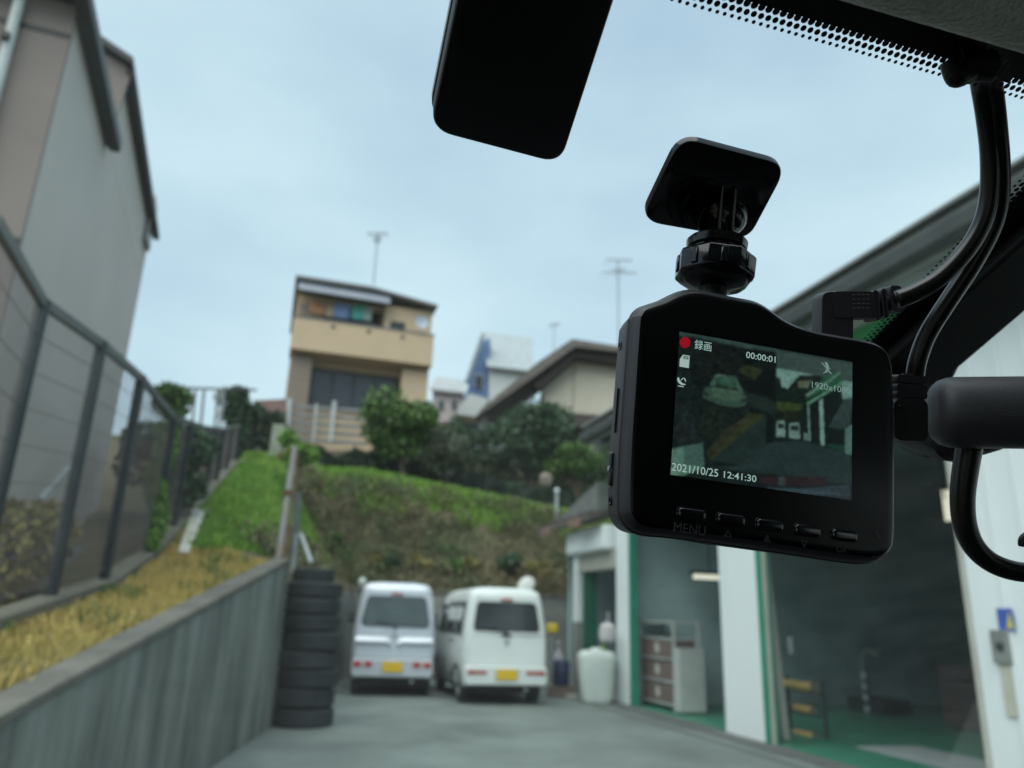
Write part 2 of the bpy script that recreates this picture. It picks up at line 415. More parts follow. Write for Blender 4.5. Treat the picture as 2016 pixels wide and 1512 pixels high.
leaf_bright = mat('leaf_bright', (.10, .24, .02), .5, col2=(.16, .30, .035), vscale=2.2, island=.3)
grass_m = mat('grass_green', (.11, .27, .02), .6, col2=(.24, .38, .05), vscale=.6, island=.3)
dry_m = mat('grass_dry', (.42, .36, .10), .7, col2=(.60, .42, .13), vscale=1.4, island=.3)
brown_m = mat('bank_scrub', (.175, .14, .075), .8, col2=(.065, .115, .035), vscale=.55, island=.4)
hb = P(30, 1190, 6.4)
pts = np.concatenate([blob(P(20, 1080, 6.5), (.42, .4, .42), 1500), blob(P(85, 1060, 7.0), (.28, .3, .35), 900), blob(P(-40, 1110, 6.0), (.4, .3, .5), 1000)])
shrub('hedge', 'yellowish olive hedge behind the mesh fence at the lower left', pts, .035, leaf_olive, [hb[0], hb[1], terrain(hb[0], hb[1]) - .05], cat='hedge')
# galvanised pipe leaning in the yard
mb = MB().tube([P(78, 985, 7.6), P(143, 912, 8.1)], .035, 8)
tag(obj('leaning_rail', mb, galv), 'pale galvanised pipe slanting against the house wall behind the fence', 'pipe')

# ================================================================= grass and scrub (stuff)
def blades(n, xr, yr, keep, hgt, wid, rng=RNG):
    x = rng.uniform(*xr, n); y = rng.uniform(*yr, n); k = keep(x, y); x, y = x[k], y[k]; z = terrain(x, y)
    h = hgt * (.5 + rng.rand(len(x))); a = rng.rand(len(x)) * math.pi; lx, ly = rng.randn(len(x)) * h * .35, rng.randn(len(x)) * h * .35
    w = wid
    b0 = np.stack([x - np.cos(a) * w, y - np.sin(a) * w, z - .02], 1); b1 = np.stack([x + np.cos(a) * w, y + np.sin(a) * w, z - .02], 1)
    t1 = np.stack([x + lx + np.cos(a) * w * .3, y + ly + np.sin(a) * w * .3, z + h], 1); t0 = np.stack([x + lx - np.cos(a) * w * .3, y + ly - np.sin(a) * w * .3, z + h], 1)
    return np.stack([b0, b1, t1, t0], 1).reshape(-1, 3), np.arange(4 * len(x)).reshape(-1, 4)
def left_of_wall(x, y): return x < xl(y) - .2
def fence_side(x, y): return x > np.interp(y, fY, fX) + .08
edge = lambda x, y: y + (np.sin(x * 3.1) + np.sin(x * 7.7 + 1)) * .25
Vg, Fg = blades(80000, (-5.2, -2.3), (2.2, 10.8), lambda x, y: left_of_wall(x, y) & fence_side(x, y) & (edge(x, y) < 10.3), .06, .009)
tag(obj('dry_grass', quads_mesh('dry_grass', Vg, Fg), dry_m, origin=False), 'yellow dry ground cover on the strip between the wall and fence kerb', 'grass', kind='stuff')
Vg, Fg = blades(90000, (-8, -2.6), (9.8, 19.5), lambda x, y: left_of_wall(x, y + 0) & (fence_side(x, y)) & (edge(x, y) > 10.1) & (x < xl(y) - .75 - .1 * np.sin(y * 2)), .09, .02)
Vt, Ft = blades(9000, (-5.2, -2.3), (2.2, 10.8), lambda x, y: left_of_wall(x, y) & fence_side(x, y) & (edge(x, y) < 10.6) & (np.sin(x * 5.3 + 1) * np.sin(y * 2.9) + .5 * np.sin(y * 7.1 + x * 3) > .35), .10, .012)
tag(obj('weeds', quads_mesh('weeds', Vt, Ft), leaf_green, origin=False), 'green weeds growing in patches through the dry strip', 'weeds', kind='stuff')
tag(obj('slope_grass', quads_mesh('slope_grass', Vg, Fg), grass_m, origin=False), 'bright green grass on the slope beyond the wall', 'grass', kind='stuff')
Vg, Fg = blades(90000, (-8.5, 5.0), (19.6, 25.5), lambda x, y: y > 20.38 + .15 * np.sin(x * 2.3) + .1 * np.sin(x * 7), .16, .028)
tag(obj('terrace_grass', quads_mesh('terrace_grass', Vg, Fg), grass_m, origin=False), 'bright green grass along the terrace above the bank', 'grass', kind='stuff')
# scrub on the steep bank
xs = RNG.uniform(-5.6, 6.0, 520); ys = RNG.uniform(BACK + .15, 20.9, 600)
cl = [blob((x, y, terrain(x, y) + .12), (.38, .3, .3), 95) for x, y in zip(xs, ys)]
xs = RNG.uniform(-5.0, -3.0, 160); ys = RNG.uniform(11.3, 18.6, 160)
for x, y in zip(xs, ys):
    if x < xl(y) - .25 and x > xl(y) - 1.1: cl.append(blob((x, y, terrain(x, y) + .08), (.26, .3, .2), 60))
Vl, Fl = leaf_cards(np.concatenate(cl), .05, aspect=.4)
tag(obj('bank_scrub', quads_mesh('bank_scrub', Vl, Fl), brown_m, origin=False), 'brown and olive scrub covering the steep bank behind the vans', 'scrub', kind='stuff')
for (px, py, r, mt, lab) in [(760, 1105, .42, leaf_dark, 'dark bush low on the bank above the left edge of the silver van'),
                             (560, 1000, .42, leaf_olive, 'straw coloured bush at the left end of the bank just right of the pole'),
                             (930, 1025, .4, leaf_olive, 'straw coloured bush high on the bank between the two vans'),
                             (1060, 1060, .42, leaf_olive, 'straw coloured bush high on the bank near the lean-to roof'),
                             (900, 1120, .4, leaf_green, 'green bush low on the bank between the two vans'),
                             (760, 1020, .34, leaf_olive, 'straw coloured bush beside the small green shrub on the bank'),
                             (683, 1010, .36, leaf_green, 'small green shrub high on the brown bank above the silver van'),
                             (1150, 1115, .5, leaf_dark, 'dark green bush on the bank beside the lean-to'),
                             (1010, 1110, .5, leaf_dark, 'dark green bush on the bank right above the white van'),
                             (640, 1085, .4, leaf_green, 'green bush at the bank foot behind the tyre stack'),
                             (830, 1060, .38, leaf_olive, 'olive bush in the middle of the bank above the silver van roof')]:
    c = P(px, py, 19.3); b = [c[0], c[1], terrain(c[0], c[1]) - .05]
    shrub('shrub', lab, crown_points([c[0], c[1], b[2] + r * .7], (r, r * .8, r * .8), 1400, 8), .045, mt, b, 'shrubs on the bank')

# ================================================================= trees and hedges on the terrace
bark = mat('bark', (.10, .075, .05), .9)
def tree(label, base_px, Y, crown_px, crown_r, leafm, n=6000, size=.07, k=18, group='trees on the terrace', trunk_r=.09, lean=0, small=.42):
    b = P(*base_px, Y); b[2] = terrain(b[0], b[1]) - .1; c = P(*crown_px, Y)
    t = thing('tree', b, label, 'tree', group)
    pts = crown_points(c, crown_r, n, k, small=small); Vl, Fl = leaf_cards(pts, size)
    obj('crown', quads_mesh('crown', Vl, Fl), leafm, t)
    m_ = MB(); vb = V(b); vc = V(c); fork = vb.lerp(vc, .45) + Vector((lean, 0, 0))
    m_.tube([vb, vb.lerp(fork, .5) + Vector((lean * .3, 0, 0)), fork], [trunk_r, trunk_r * .8, trunk_r * .65], 8)
    for i in range(6):
        e = V(pts[RNG.randint(len(pts))]); m_.tube([fork, fork.lerp(e, .5) + Vector((0, 0, .1)), e], [trunk_r * .5, trunk_r * .3, .01], 6)
    obj('trunk', m_, bark, t, smooth=True)
    return t
tree('round green tree with a forked pale trunk in front of the tan house', (800, 945), 24, (782, 842), (1.5, 1.2, 1.15), leaf_green, 11000, .075, 22)
tree('sparse grey-green tree just right of the forked tree', (868, 945), 24.6, (882, 872), (1.0, .9, 1.1), mat('leaf_greygreen', (.06, .085, .045), .6, col2=(.09, .11, .06), vscale=1.5, island=.4), 3500, .07, 14)
tree('broad dense dark green tree in front of the beige house with brown roof', (1050, 960), 25, (1045, 860), (1.8, 1.4, 1.5), leaf_dark, 15000, .08, 26)
tree('low bushy green tree at the right foot of the dense dark tree', (1140, 960), 24.2, (1135, 910), (.95, .9, .65), leaf_green, 5000, .07, 14)
tree('small bright lime green tree beside the rusty pole top', (585, 930), 17.5, (588, 880), (.46, .4, .5), leaf_bright, 2600, .05, 8, trunk_r=.03)
def hedge(label, px0, px1, Y, hgt, leafm, thick=.5, n=5000):
    a, b = P(*px0, Y), P(*px1, Y); t = RNG.rand(n)[:, None]
    za = terrain(a[0], a[1]); zb_ = terrain(b[0], b[1])
    base = a * (1 - t) + b * t; base[:, 2] = (za * (1 - t) + zb_ * t)[:, 0]
    base[:, 0] += RNG.randn(n) * .05; base[:, 1] += RNG.uniform(-thick, thick, n)
    base[:, 2] += RNG.rand(n) ** .7 * hgt * (.82 + .2 * np.sin(base[:, 0] * 4.1) * np.sin(base[:, 0] * 1.7 + 2))
    root = thing('hedge', [(a[0] + b[0]) / 2, Y, (za + zb_) / 2], label, 'hedge', 'hedges along the terrace')
    Vl, Fl = leaf_cards(base, .065); obj('foliage', quads_mesh('foliage', Vl, Fl), leafm, root)
    m_ = MB()
    for i in range(10):
        p = a + (b - a) * (i + .5) / 10; z = terrain(p[0], p[1]); m_.tube([(p[0], p[1], z - .1), (p[0], p[1], z + hgt * .7)], [.03, .01], 6)
    obj('stem', m_, bark, root)
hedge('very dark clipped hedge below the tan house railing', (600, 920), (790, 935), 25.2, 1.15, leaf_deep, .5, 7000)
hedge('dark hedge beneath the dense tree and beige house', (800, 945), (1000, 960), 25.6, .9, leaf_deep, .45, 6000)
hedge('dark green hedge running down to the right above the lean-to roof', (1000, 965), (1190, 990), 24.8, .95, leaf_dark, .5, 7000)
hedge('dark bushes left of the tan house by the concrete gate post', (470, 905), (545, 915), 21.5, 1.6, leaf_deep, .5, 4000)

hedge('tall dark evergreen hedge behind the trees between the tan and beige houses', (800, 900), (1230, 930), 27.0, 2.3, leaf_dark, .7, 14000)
# far wire fence on the terrace edge: slim posts and lines
tf = thing('terrace_fence', P(1000, 950, 23.2), 'thin dark wire fence along the terrace right above the bank', 'fence')
fp = []
for px, py in [(880, 950), (960, 958), (1040, 966), (1120, 976), (1200, 986)]:
    p = P(px, py, 23.2); z = terrain(p[0], p[1]); fp.append((p[0], p[1], z)); obj('post', MB().bar((p[0], p[1], z - .1), (p[0], p[1], z + .95), .04), post_m, tf)
wires = MB()
for i in range(len(fp) - 1):
    for z in np.arange(.08, .95, .12): wires.bar(np.array(fp[i]) + [0, 0, z], np.array(fp[i + 1]) + [0, 0, z], .014)
obj('wire_mesh', wires, post_m, tf)['kind'] = 'stuff'
pp = P(1096, 1000, 20.6)
mk = thing('marker_post', (pp[0], pp[1], terrain(pp[0], pp[1])), 'short pale post with a white cap at the right end of the bank', 'post')
obj('shaft', MB().tube([(pp[0], pp[1], terrain(pp[0], pp[1]) - .1), (pp[0], pp[1], pp[2] + .45)], .045, 8), galv, mk, smooth=True)
obj('cap', MB().lathe((pp[0], pp[1], pp[2] + .45), (0, 0, 1), [(0, .07), (.06, .06), (.08, .02)], 12), white_paint, mk)

# ivy trellis poles at left behind the fence
for (px, py0, py1, Y, r, lab, mt) in [(345, 1000, 755, 13.5, .34, 'ivy clad trellis post with a leafy green head, nearer of two', leaf_green),
                                  (468, 890, 765, 18.5, .38, 'tall ivy covered trellis post next to the concrete gate post', leaf_dark)]:
    a, b = P(px, py0, Y), P(px, py1, Y); a[2] = min(a[2], terrain(a[0], a[1]))
    t = thing('ivy_post', a, lab, 'climbing plant', 'ivy covered posts')
    obj('post', MB().tube([a, b], .05, 8), dark_steel, t)
    pts = np.concatenate([crown_points(b - [0, 0, r * 1.1], (r * 1.15, r, r * 1.2), 1800, 12, small=.5)] + [blob(a + (b - a) * q, (r * .45, r * .4, r * .5), 260) for q in np.linspace(.15, .8, 6)])
    if Y > 15: pts = np.concatenate([pts] + [blob(a + (b - a) * q, (r * .8, r * .8, r * .7), 500) for q in np.linspace(.3, .9, 5)])
    Vl, Fl = leaf_cards(pts, .05); obj('ivy', quads_mesh('ivy', Vl, Fl), mt, t)
a, b = P(302, 1060, 9.0), P(322, 850, 9.6)
pts = np.concatenate([blob(a + (b - a) * q + [.05 * math.sin(q * 9), 0, 0], (.1 + .08 * q, .1, .16), 260) for q in np.linspace(0, 1, 12)])
Vl, Fl = leaf_cards(pts, .03)
iv = thing('ivy', (a[0], a[1], a[2]), 'light green ivy climbing the mesh fence by the white board', 'climbing plant')
obj('foliage', quads_mesh('foliage', Vl, Fl), leaf_bright.copy(), iv)
iv_m = leaf_green
obj('stem', MB().tube([a, (a + b) / 2 + [.04, 0, 0], b], .012, 6), bark, iv)
pts = np.concatenate([blob(P(px, py, 11), (.35, .4, .3), 500) for px, py in [(290, 870), (330, 880), (275, 920), (385, 880), (360, 960)]])
Vl, Fl = leaf_cards(pts, .045)
iv = thing('ivy', P(290, 980, 11), 'dark green creeper spread over the far stretch of mesh fence', 'climbing plant')
obj('foliage', quads_mesh('foliage', Vl, Fl), leaf_dark, iv)
# dark plank boundary fence beyond
dk = thing('board_fence', P(400, 960, 15.5), 'dark weathered board fence behind the ivy at the far left', 'fence')
for i in range(13):
    px = 250 + i * 18; p = P(px, 842 + (i % 3) * 4, 17.5 + i * .12); z = terrain(p[0], p[1])
    obj('board', MB().box(p[0] - .1, p[0] + .1, p[1], p[1] + .03, z - 1, p[2]), mat('dark_board', (.03, .038, .04), .85, var=.3), dk)
# trellis top bar with hanging glasshouse strips
tr = thing('trellis_frame', P(400, 765, 16), 'slender dark trellis frame spanning between the ivy posts', 'frame')
obj('top_bar', MB().bar(P(300, 762, 16), P(505, 768, 16), .04), dark_steel, tr)
for px in (385, 402, 430, 440): obj('upright', MB().bar(P(px, 764, 16), P(px - 8, 850, 16), .05), mat('dull_post', (.25, .27, .27), .7), tr)

# ================================================================= houses on the plateau
def house_frame(px, py, Y, yaw):
    p = P(px, py, Y); return Frame((p[0], p[1]), yaw)
# --- tan house with balcony: front plane w-axis runs to the right; s = depth
HY = 28.
hp = P(569, 700, HY); hq = P(850, 700, HY)
H1 = Frame((hp[0], hp[1]), 17)
HW = (hq[0] - hp[0]) * 1.0
def hz(x, y):                       # height on the front plane of H1 below a pixel, and w
    o = H1.o; n = H1.s; d = ray(x, y); t = ((o - CC) @ n) / (d @ n); q = CC + d * t; return (q - o) @ H1.w, q[2]
tan_w = mat('tan_render', (.56, .42, .28), .85, var=.05, vscale=1)
t1 = thing('tan_house', H1.pt(0, HW / 2, 7.2), 'tan three storey house with laundry on its wide balcony, on the hilltop', 'house')
wL, zt = hz(585, 543); wR, ztr = hz(856, 603); _, zb0 = hz(575, 628); _, zb1 = hz(572, 690); _, zg = hz(570, 870)
zaw = hz(590, 575)[1]
def hb_(w0, w1, s0, s1, z0, z1): return MB().box(s0, s1, w0, w1, z0, z1, H1)
W2 = hz(850, 690)[0]
zmid = hz(575, 690)[1]
obj('wall', hb_(0.05, W2, 1.0, 6.5, 5.5, zt - .35), tan_w, t1)
obj('wall', hb_(W2 * .80, W2 - .05, .12, .998, 5.5, zmid - .12), tan_w, t1, label='tan side pier below the balcony')
obj('wall', hb_(.08, W2 * .16, .12, .998, 5.5, zmid - .12), mat('brown_siding', (.24, .19, .15), .85, stretch=(.3, .3, 8)), t1, label='brown slatted pier below the balcony')
obj('upper_wall', hb_(W2 * .64, W2 - .02, .35, .998, zb0, zt - .55), tan_w, t1)
# roof: flat gable rising towards the middle
rp = lambda w, s, z: H1.pt(s, w, z)
zr = hz(735, 566)[1]
ro = MB().prism([rp(-.12, -.1, zt), rp(W2 * .53, -.1, zr), rp(W2 + .12, -.1, ztr + .05), rp(W2 + .12, -.1, ztr - .05), rp(W2 * .53, -.1, zr - .12), rp(-.12, -.1, zt - .12)], H1.s * 6.8)
roof_o = obj('roof', ro, mat('roof_grey', (.17, .17, .17), .7), t1)
aw = hz(600, 548)[1]; awb = hz(600, 578)[1]
obj('awning', MB().prism([rp(.03, -.35, awb), rp(W2 * .66, -.35, awb - .05), rp(W2 * .66, .2, aw - .12), rp(.03, .2, aw - .05)], (0, 0, .06)), mat('awning_blue_grey', (.22, .24, .28), .6), t1)
bal = obj('balcony', hb_(0, W2, -.3, -.12, zmid, zb0).box(-.12, 1, 0, W2, zmid, zmid + .15, H1), tan_w, t1)
obj('cap', hb_(-.02, W2 + .02, -.33, -.09, zb0 + .002, zb0 + .06), mat('roof_grey', (.17, .17, .17), .7), bal)
for px, py in [(655, 648), (724, 657), (790, 668)]:
    w_, z_ = hz(px, py); obj('vent', MB().lathe(H1.pt(-.301, w_, z_), -H1.s, [(0, .08), (.03, .08), (.04, .05)], 12), mat('vent_dark', (.10, .09, .07), .7), bal)
dw = obj('balcony_door', hb_(W2 * .22, W2 * .62, .94, .998, zmid + .3, zt - .75), trim, t1)
obj('pane', hb_(W2 * .24, W2 * .41, .93, .939, zmid + .35, zt - .8), glassdark, dw); obj('pane', hb_(W2 * .43, W2 * .60, .93, .939, zmid + .35, zt - .8), glassdark, dw)
obj('panel', hb_(W2 * .03, W2 * .2, .94, .998, zmid + .3, zt - .75), mat('shutter_tan', (.30, .25, .2), .8), t1)
w_, z_ = hz(785, 640)
f_ = obj('window', hb_(w_ - .3, w_ + .3, .30, .348, z_ - .2, z_ + .25), trim, t1); obj('pane', hb_(w_ - .25, w_ + .25, .29, .299, z_ - .16, z_ + .2), glassdark, f_)
# lower floor: dark windows
zl1 = hz(700, 712)[1]; zl0 = hz(700, 800)[1]
lw = obj('window', hb_(W2 * .17, W2 * .79, .9, .998, zl0, zmid - .3), trim, t1)
for k in range(4): obj('pane', hb_(W2 * (.18 + k * .15), W2 * (.18 + k * .15) + W2 * .135, .88, .899, zl0 + .1, zmid - .45), mat('dark_blue_glass', (.045, .055, .07), .25), lw)
# railing and steps in front of the lower floor
rail = thing('garden_railing', H1.pt(-2, W2 * .2, 7), 'grey slatted railing with pale posts in front of the tan house', 'railing')
ra, rb = P(560, 850, 26.2), P(720, 870, 26.2)
for k in range(5):
    z0 = P(560, 862 - k * 16, 26.2)[2]; p0 = np.array([ra[0], ra[1], z0]); p1 = np.array([rb[0], rb[1], z0 - .12])
    obj('slat', MB().bar(p0, p1, .05, .12), mat('rail_grey', (.20, .20, .2), .7), rail)
for px, y0, y1, wd in [(567, 845, 785, .16), (620, 855, 795, .07), (655, 855, 790, .13)]:
    obj('post', MB().bar(P(px - 3, y0 + 15, 26.0), P(px + 4, y1, 26.0), wd), mat('pale_post', (.42, .44, .44), .7), rail)
gp = P(540, 915, 20.5); gq = P(552, 838, 20.5)
gpt = thing('gate_post', gp, 'mossy pale concrete gate post left of the lime green tree', 'post')
obj('shaft', MB().bar(gp - [0, 0, .5], gq, .32), mat('mossy_post', (.26, .29, .22), .9, var=.2), gpt, bevel=.02)
obj('foot', MB().bar(gp - [0, 0, .5], gp + [0, 0, .18], .42), mat('pale_foot', (.42, .42, .38), .9), gpt)
pk = thing('brick_wall', P(530, 800, 24), 'low reddish brown wall just left of the tan house', 'wall')
obj('wall_face', MB().hexa([P(505, 860, 24.2), P(565, 860, 24.2), P(565, 860, 24.6), P(505, 860, 24.6), P(505, 788, 24.2), P(565, 785, 24.2), P(565, 785, 24.6), P(505, 788, 24.6)]), mat('reddish_wall', (.20, .13, .11), .9), pk)

# laundry on the balcony: each piece is a thing
def cloth(px0, px1, py0, py1, c, lab):
    a = hz(px0, py0); b = hz(px1, py1); m_ = MB(); n = 7; vs = []; fs = []
    for j in range(5):
        for i in range(n):
            w_ = a[0] + (b[0] - a[0]) * i / (n - 1); z_ = a[1] + (b[1] - a[1]) * j / 4
            vs.append(H1.pt(.25 + .04 * math.sin(i * 2.1 + j), w_, z_))
    fs = [(j * n + i, j * n + i + 1, (j + 1) * n + i + 1, (j + 1) * n + i) for j in range(4) for i in range(n - 1)]
    o = obj('laundry', m_.add(vs, fs), mat('cloth_' + lab[:6].strip(), c, .9), smooth='all')
    s_ = o.modifiers.new('solid', 'SOLIDIFY'); s_.thickness = .02
    tag(o, lab, 'laundry', 'laundry on the balcony')
cloth(613, 641, 588, 618, (.40, .20, .11), 'rust brown towel hanging at the left end of the balcony')
cloth(645, 657, 592, 622, (.42, .35, .25), 'beige cloth hanging between the rust and blue laundry')
cloth(661, 688, 590, 626, (.19, .28, .48), 'blue sheet hanging in the middle of the balcony')
cloth(695, 716, 594, 628, (.10, .42, .36), 'turquoise towel hanging right of the blue sheet')
cloth(718, 732, 597, 630, (.35, .45, .40), 'pale green cloth hanging at the right end of the laundry')
sdx = hz(826, 642)
dsh = thing('satellite_dish', H1.pt(-.38, sdx[0], zb0), 'pale blue satellite dish on the right end of the tan balcony', 'dish')
obj('dish', MB().lathe(H1.pt(-.42, sdx[0], sdx[1]), -H1.s, [(0, .05), (.03, .17), (.07, .26), (.085, .265), (.06, .2), (.04, .05)], 20), mat('dish_pale', (.45, .52, .6), .4), dsh, smooth=True)
obj('mount', MB().tube([H1.pt(-.34, sdx[0], zb0 - .05), H1.pt(-.4, sdx[0], sdx[1])], .025, 8), galv, dsh)
# antennas
def antenna(px, py_base, py_top, Y, bars, lab, r=.03):
    a, b = P(px, py_base, Y), P(px + (py_base - py_top) * .05, py_top, Y)
    a0 = a.copy(); b0 = np.array([a[0], a[1], b[2]])
    t = thing('antenna', a0, lab, 'antenna', 'rooftop aerials'); am = mat('aerial_metal', (.28, .32, .33), .6, metal=.2)
    obj('mast', MB().tube([a0, b0], r, 8), am, t)
    for (dz, ln, tilt) in bars:
        c = b0 - [0, 0, dz]
        boom = obj('boom', MB().bar(c - [ln / 2, .2, tilt], c + [ln / 2, -.2, -tilt], .035), am, t)
        e = MB()
        for k in range(6):
            q = c + np.array([ln * (k / 5 - .5), -.2 * (k / 2.5 - 1), -tilt * (k / 2.5 - 1)]); e.bar(q - [.05, .22, 0], q + [.05, .22, 0], .018)
        obj('element', e, am, boom)
antenna(735, 560, 458, 30., [(.08, .85, .07), (.35, .3, 0)], 'thin television aerial on the tan house roof')
antenna(1218, 680, 515, 30., [(.02, 1.1, .0), (.62, 1.45, .0), (.45, .5, .03)], 'taller aerial with two crossbars above the beige house')
antenna(1090, 690, 640, 36., [(.02, .5, .0)], 'tiny aerial over the ridge of the brown roof', r=.02)

# --- blue and white house
def facade(o_px, Y): pass
t2 = thing('pale_blue_house', P(950, 800, 40), 'pale grey house with blue gable, between the tan and beige houses', 'house')
def slab(pxs, Y, depth, m_, name, parent, label=None, bev=0):
    return obj(name, MB().prism([P(x, y, Y) for x, y in pxs], (0, depth, 0)), m_, parent, label=label)
pale_w = mat('pale_siding', (.50, .53, .52), .8, var=.04, stretch=(.3, .3, 6), vscale=4)
blue_w = mat('blue_siding', (.13, .21, .38), .8, var=.2, vscale=3)
# gable wall (left), side roof (right)
slab([(905, 830), (960, 830), (965, 665), (950, 672), (925, 745)], 40, 6, blue_w, 'gable_wall', t2)
slab([(961, 830), (1040, 830), (1046, 731), (963, 719)], 39.6, 5, pale_w, 'wall', t2)
obj('roof', MB().hexa([P(958, 722, 39.2), P(1052, 733, 39.2), P(1048, 669, 43.5), P(950, 657, 43.5), P(958, 719, 39.2), P(1052, 730, 39.2), P(1048, 665, 43.5), P(950, 653, 43.5)]), mat('pale_roof', (.33, .37, .38), .6), t2)
slab([(948, 655), (953, 658), (922, 748), (915, 750)], 39.1, .6, mat('roof_edge_grey', (.30, .33, .36), .7), 'barge_board', t2)
f_ = slab([(935, 735), (952, 738), (951, 765), (934, 762)], 39.9, .1, mat('window_pale', (.5, .52, .55), .5), 'window', t2)
obj('pane', MB().prism([P(x, y, 39.8) for x, y in [(937, 738), (950, 740), (949, 762), (936, 760)]], (0, .05, 0)), glassdark, f_)
slab([(895, 815), (948, 822), (960, 785), (925, 775)], 37.5, 1.5, pale_w, 'lower_wing', t2)
t3 = thing('far_house', P(875, 800, 48), 'small distant pinkish white house just right of the tan house', 'house')
slab([(850, 830), (912, 830), (914, 772), (852, 765)], 48, 6, mat('pinkish_wall', (.44, .38, .36), .85), 'wall', t3)
obj('roof', MB().hexa([P(846, 768, 47.6), P(918, 776, 47.6), P(912, 752, 52), P(860, 746, 52), P(846, 764, 47.6), P(918, 772, 47.6), P(912, 748, 52), P(860, 742, 52)]), mat('roof_pale_grey', (.35, .36, .36), .8), t3)
for px in (862, 888):
    f_ = slab([(px, 785), (px + 12, 786), (px + 12, 808), (px, 807)], 47.9, .08, mat('window_frame_grey', (.3, .3, .28), .6), 'window', t3)
    obj('pane', MB().prism([P(x, y, 47.85) for x, y in [(px + 2, 788), (px + 10, 789), (px + 10, 805), (px + 2, 804)]], (0, .04, 0)), glassdark, f_)

# --- beige house with brown hipped roof
t4 = thing('beige_house', P(1100, 880, 30), 'beige house with a wide brown sloping roof behind the dense dark tree', 'house')
beige = mat('beige_render', (.56, .51, .41), .85, var=.05)
broof = mat('brown_roof', (.13, .115, .10), .75, var=.2, vscale=4); soff = mat('brown_soffit', (.055, .045, .04), .8)
slab([(1075, 815), (1225, 825), (1230, 705), (1120, 700), (1066, 765)], 30, 6, beige, 'upper_wall', t4)
slab([(1155, 920), (1240, 920), (1240, 838), (1155, 832)], 30.6, 5, beige, 'lower_wall', t4)
slab([(1135, 838), (1245, 848), (1245, 822), (1120, 812)], 29.2, 1.4, soff, 'lower_roof', t4)
slab([(943, 905), (960, 905), (958, 818), (942, 826)], 29.8, 5, mat('grey_beige', (.36, .36, .33), .85), 'side_wall', t4)
obj('roof', MB().prism([P(x, y, 28.9) for x, y in [(935, 822), (1060, 735), (1132, 682), (1235, 694), (1235, 684), (1127, 667), (1060, 712), (950, 802)]], (0, 7, 1.0)), broof, t4)
obj('soffit', MB().prism([P(x, y, 29.3) for x, y in [(1045, 757), (1132, 688), (1235, 702), (1235, 716), (1135, 702), (1060, 766)]], (0, .65, 0)), soff, t4)
f_ = slab([(1180, 850), (1205, 852), (1205, 885), (1180, 884)], 30.5, .1, mat('window_pale', (.5, .52, .55), .5), 'window', t4)
obj('pane', MB().prism([P(x, y, 30.4) for x, y in [(1183, 853), (1202, 855), (1202, 882), (1183, 881)]], (0, .05, 0)), glassdark, f_)
obj('wall_joint', MB().bar(P(1130, 705, 29.98), P(1128, 820, 29.98), .03), mat('joint_brown', (.3, .27, .21), .8), t4)
ap = P(1225, 830, 29.5)
# rubble/stone among shrubs
stn = obj('garden_stone', MB().lathe(P(1075, 938, 23.4), (0, 0, 1), [(-.3, .2), (-.05, .26), (.06, .2), (.12, .08)], 9, .7), mat('stone_beige', (.22, .19, .15), .9, bump=.5, bscale=6), bevel=.03)
tag(stn, 'beige garden stone among the dark hedge below the beige house', 'stone')

# ================================================================= rusty pole, white board
pb, pt_ = P(548, 1098, 10.15), P(578, 878, 10.15)
pt_ = np.array([pb[0] + .04, pb[1], pt_[2]])
pole = thing('rusty_pole', pb, 'pale weathered pole with a rusty clamp standing on the end of the concrete wall', 'pole')
obj('shaft', MB().tube([pb - [0, .02, .2], pt_], [.045, .035], 12), mat('pole_paint', (.42, .48, .48), .5, col2=(.33, .24, .2), vscale=5, stretch=(1, 1, .3)), pole, smooth=True)
pm = pb + (pt_ - pb) * .56
obj('clamp', MB().tube([pm - [0, 0, .03], pm + [0, 0, .05]], .058, 12), mat('rust', (.16, .07, .05), .85), pole)
for o_ in (.05, .09): obj('rust_strip', MB().tube([pb + [o_, .02, 0], pb + (pt_ - pb) * .95 + [o_ * .55, .02, 0]], .009, 6), mat('rust_orange', (.30, .17, .11), .8), pole)
ip = thing('steel_prop', P(590, 1110, 10.3), 'bent steel pipe prop leaning behind the top of the tyre stack', 'pipe')
obj('shaft', MB().tube([P(575, 1130, 10.4), P(583, 1055, 10.4), P(592, 1052, 10.4), P(612, 1108, 10.2)], .03, 8), galv, ip, smooth=True)
obj('upright', MB().bar(P(577, 1110, 10.5), P(588, 970, 10.5), .07), mat('grey_upright', (.14, .16, .16), .7), ip)
def hitT(px, py, up=0., ystart=5.):
    d = ray(px, py)
    for Y in np.arange(ystart, 30, .05):
        q = CC + d * (Y / d[1])
        if q[2] < terrain(q[0], q[1]) + up: return q
    return q
bc = [hitT(350, 1086, .07), hitT(370, 1088, .07), hitT(401, 1006, .16), hitT(380, 1000, .16)]
bd = thing('white_board', bc[0], 'off white board lying propped on the green slope below the fence', 'board')
obj('panel', MB().prism(bc, (0.01, .03, -.03)), mat('board_white', (.55, .53, .46), .7, var=.12), bd, bevel=.006)
obj('string', MB().tube([bc[2], bc[2] + [.06, 0, .03], bc[2] + [.1, 0, -.03]], .01, 5), mat('string', (.5, .48, .4), .8), bd)

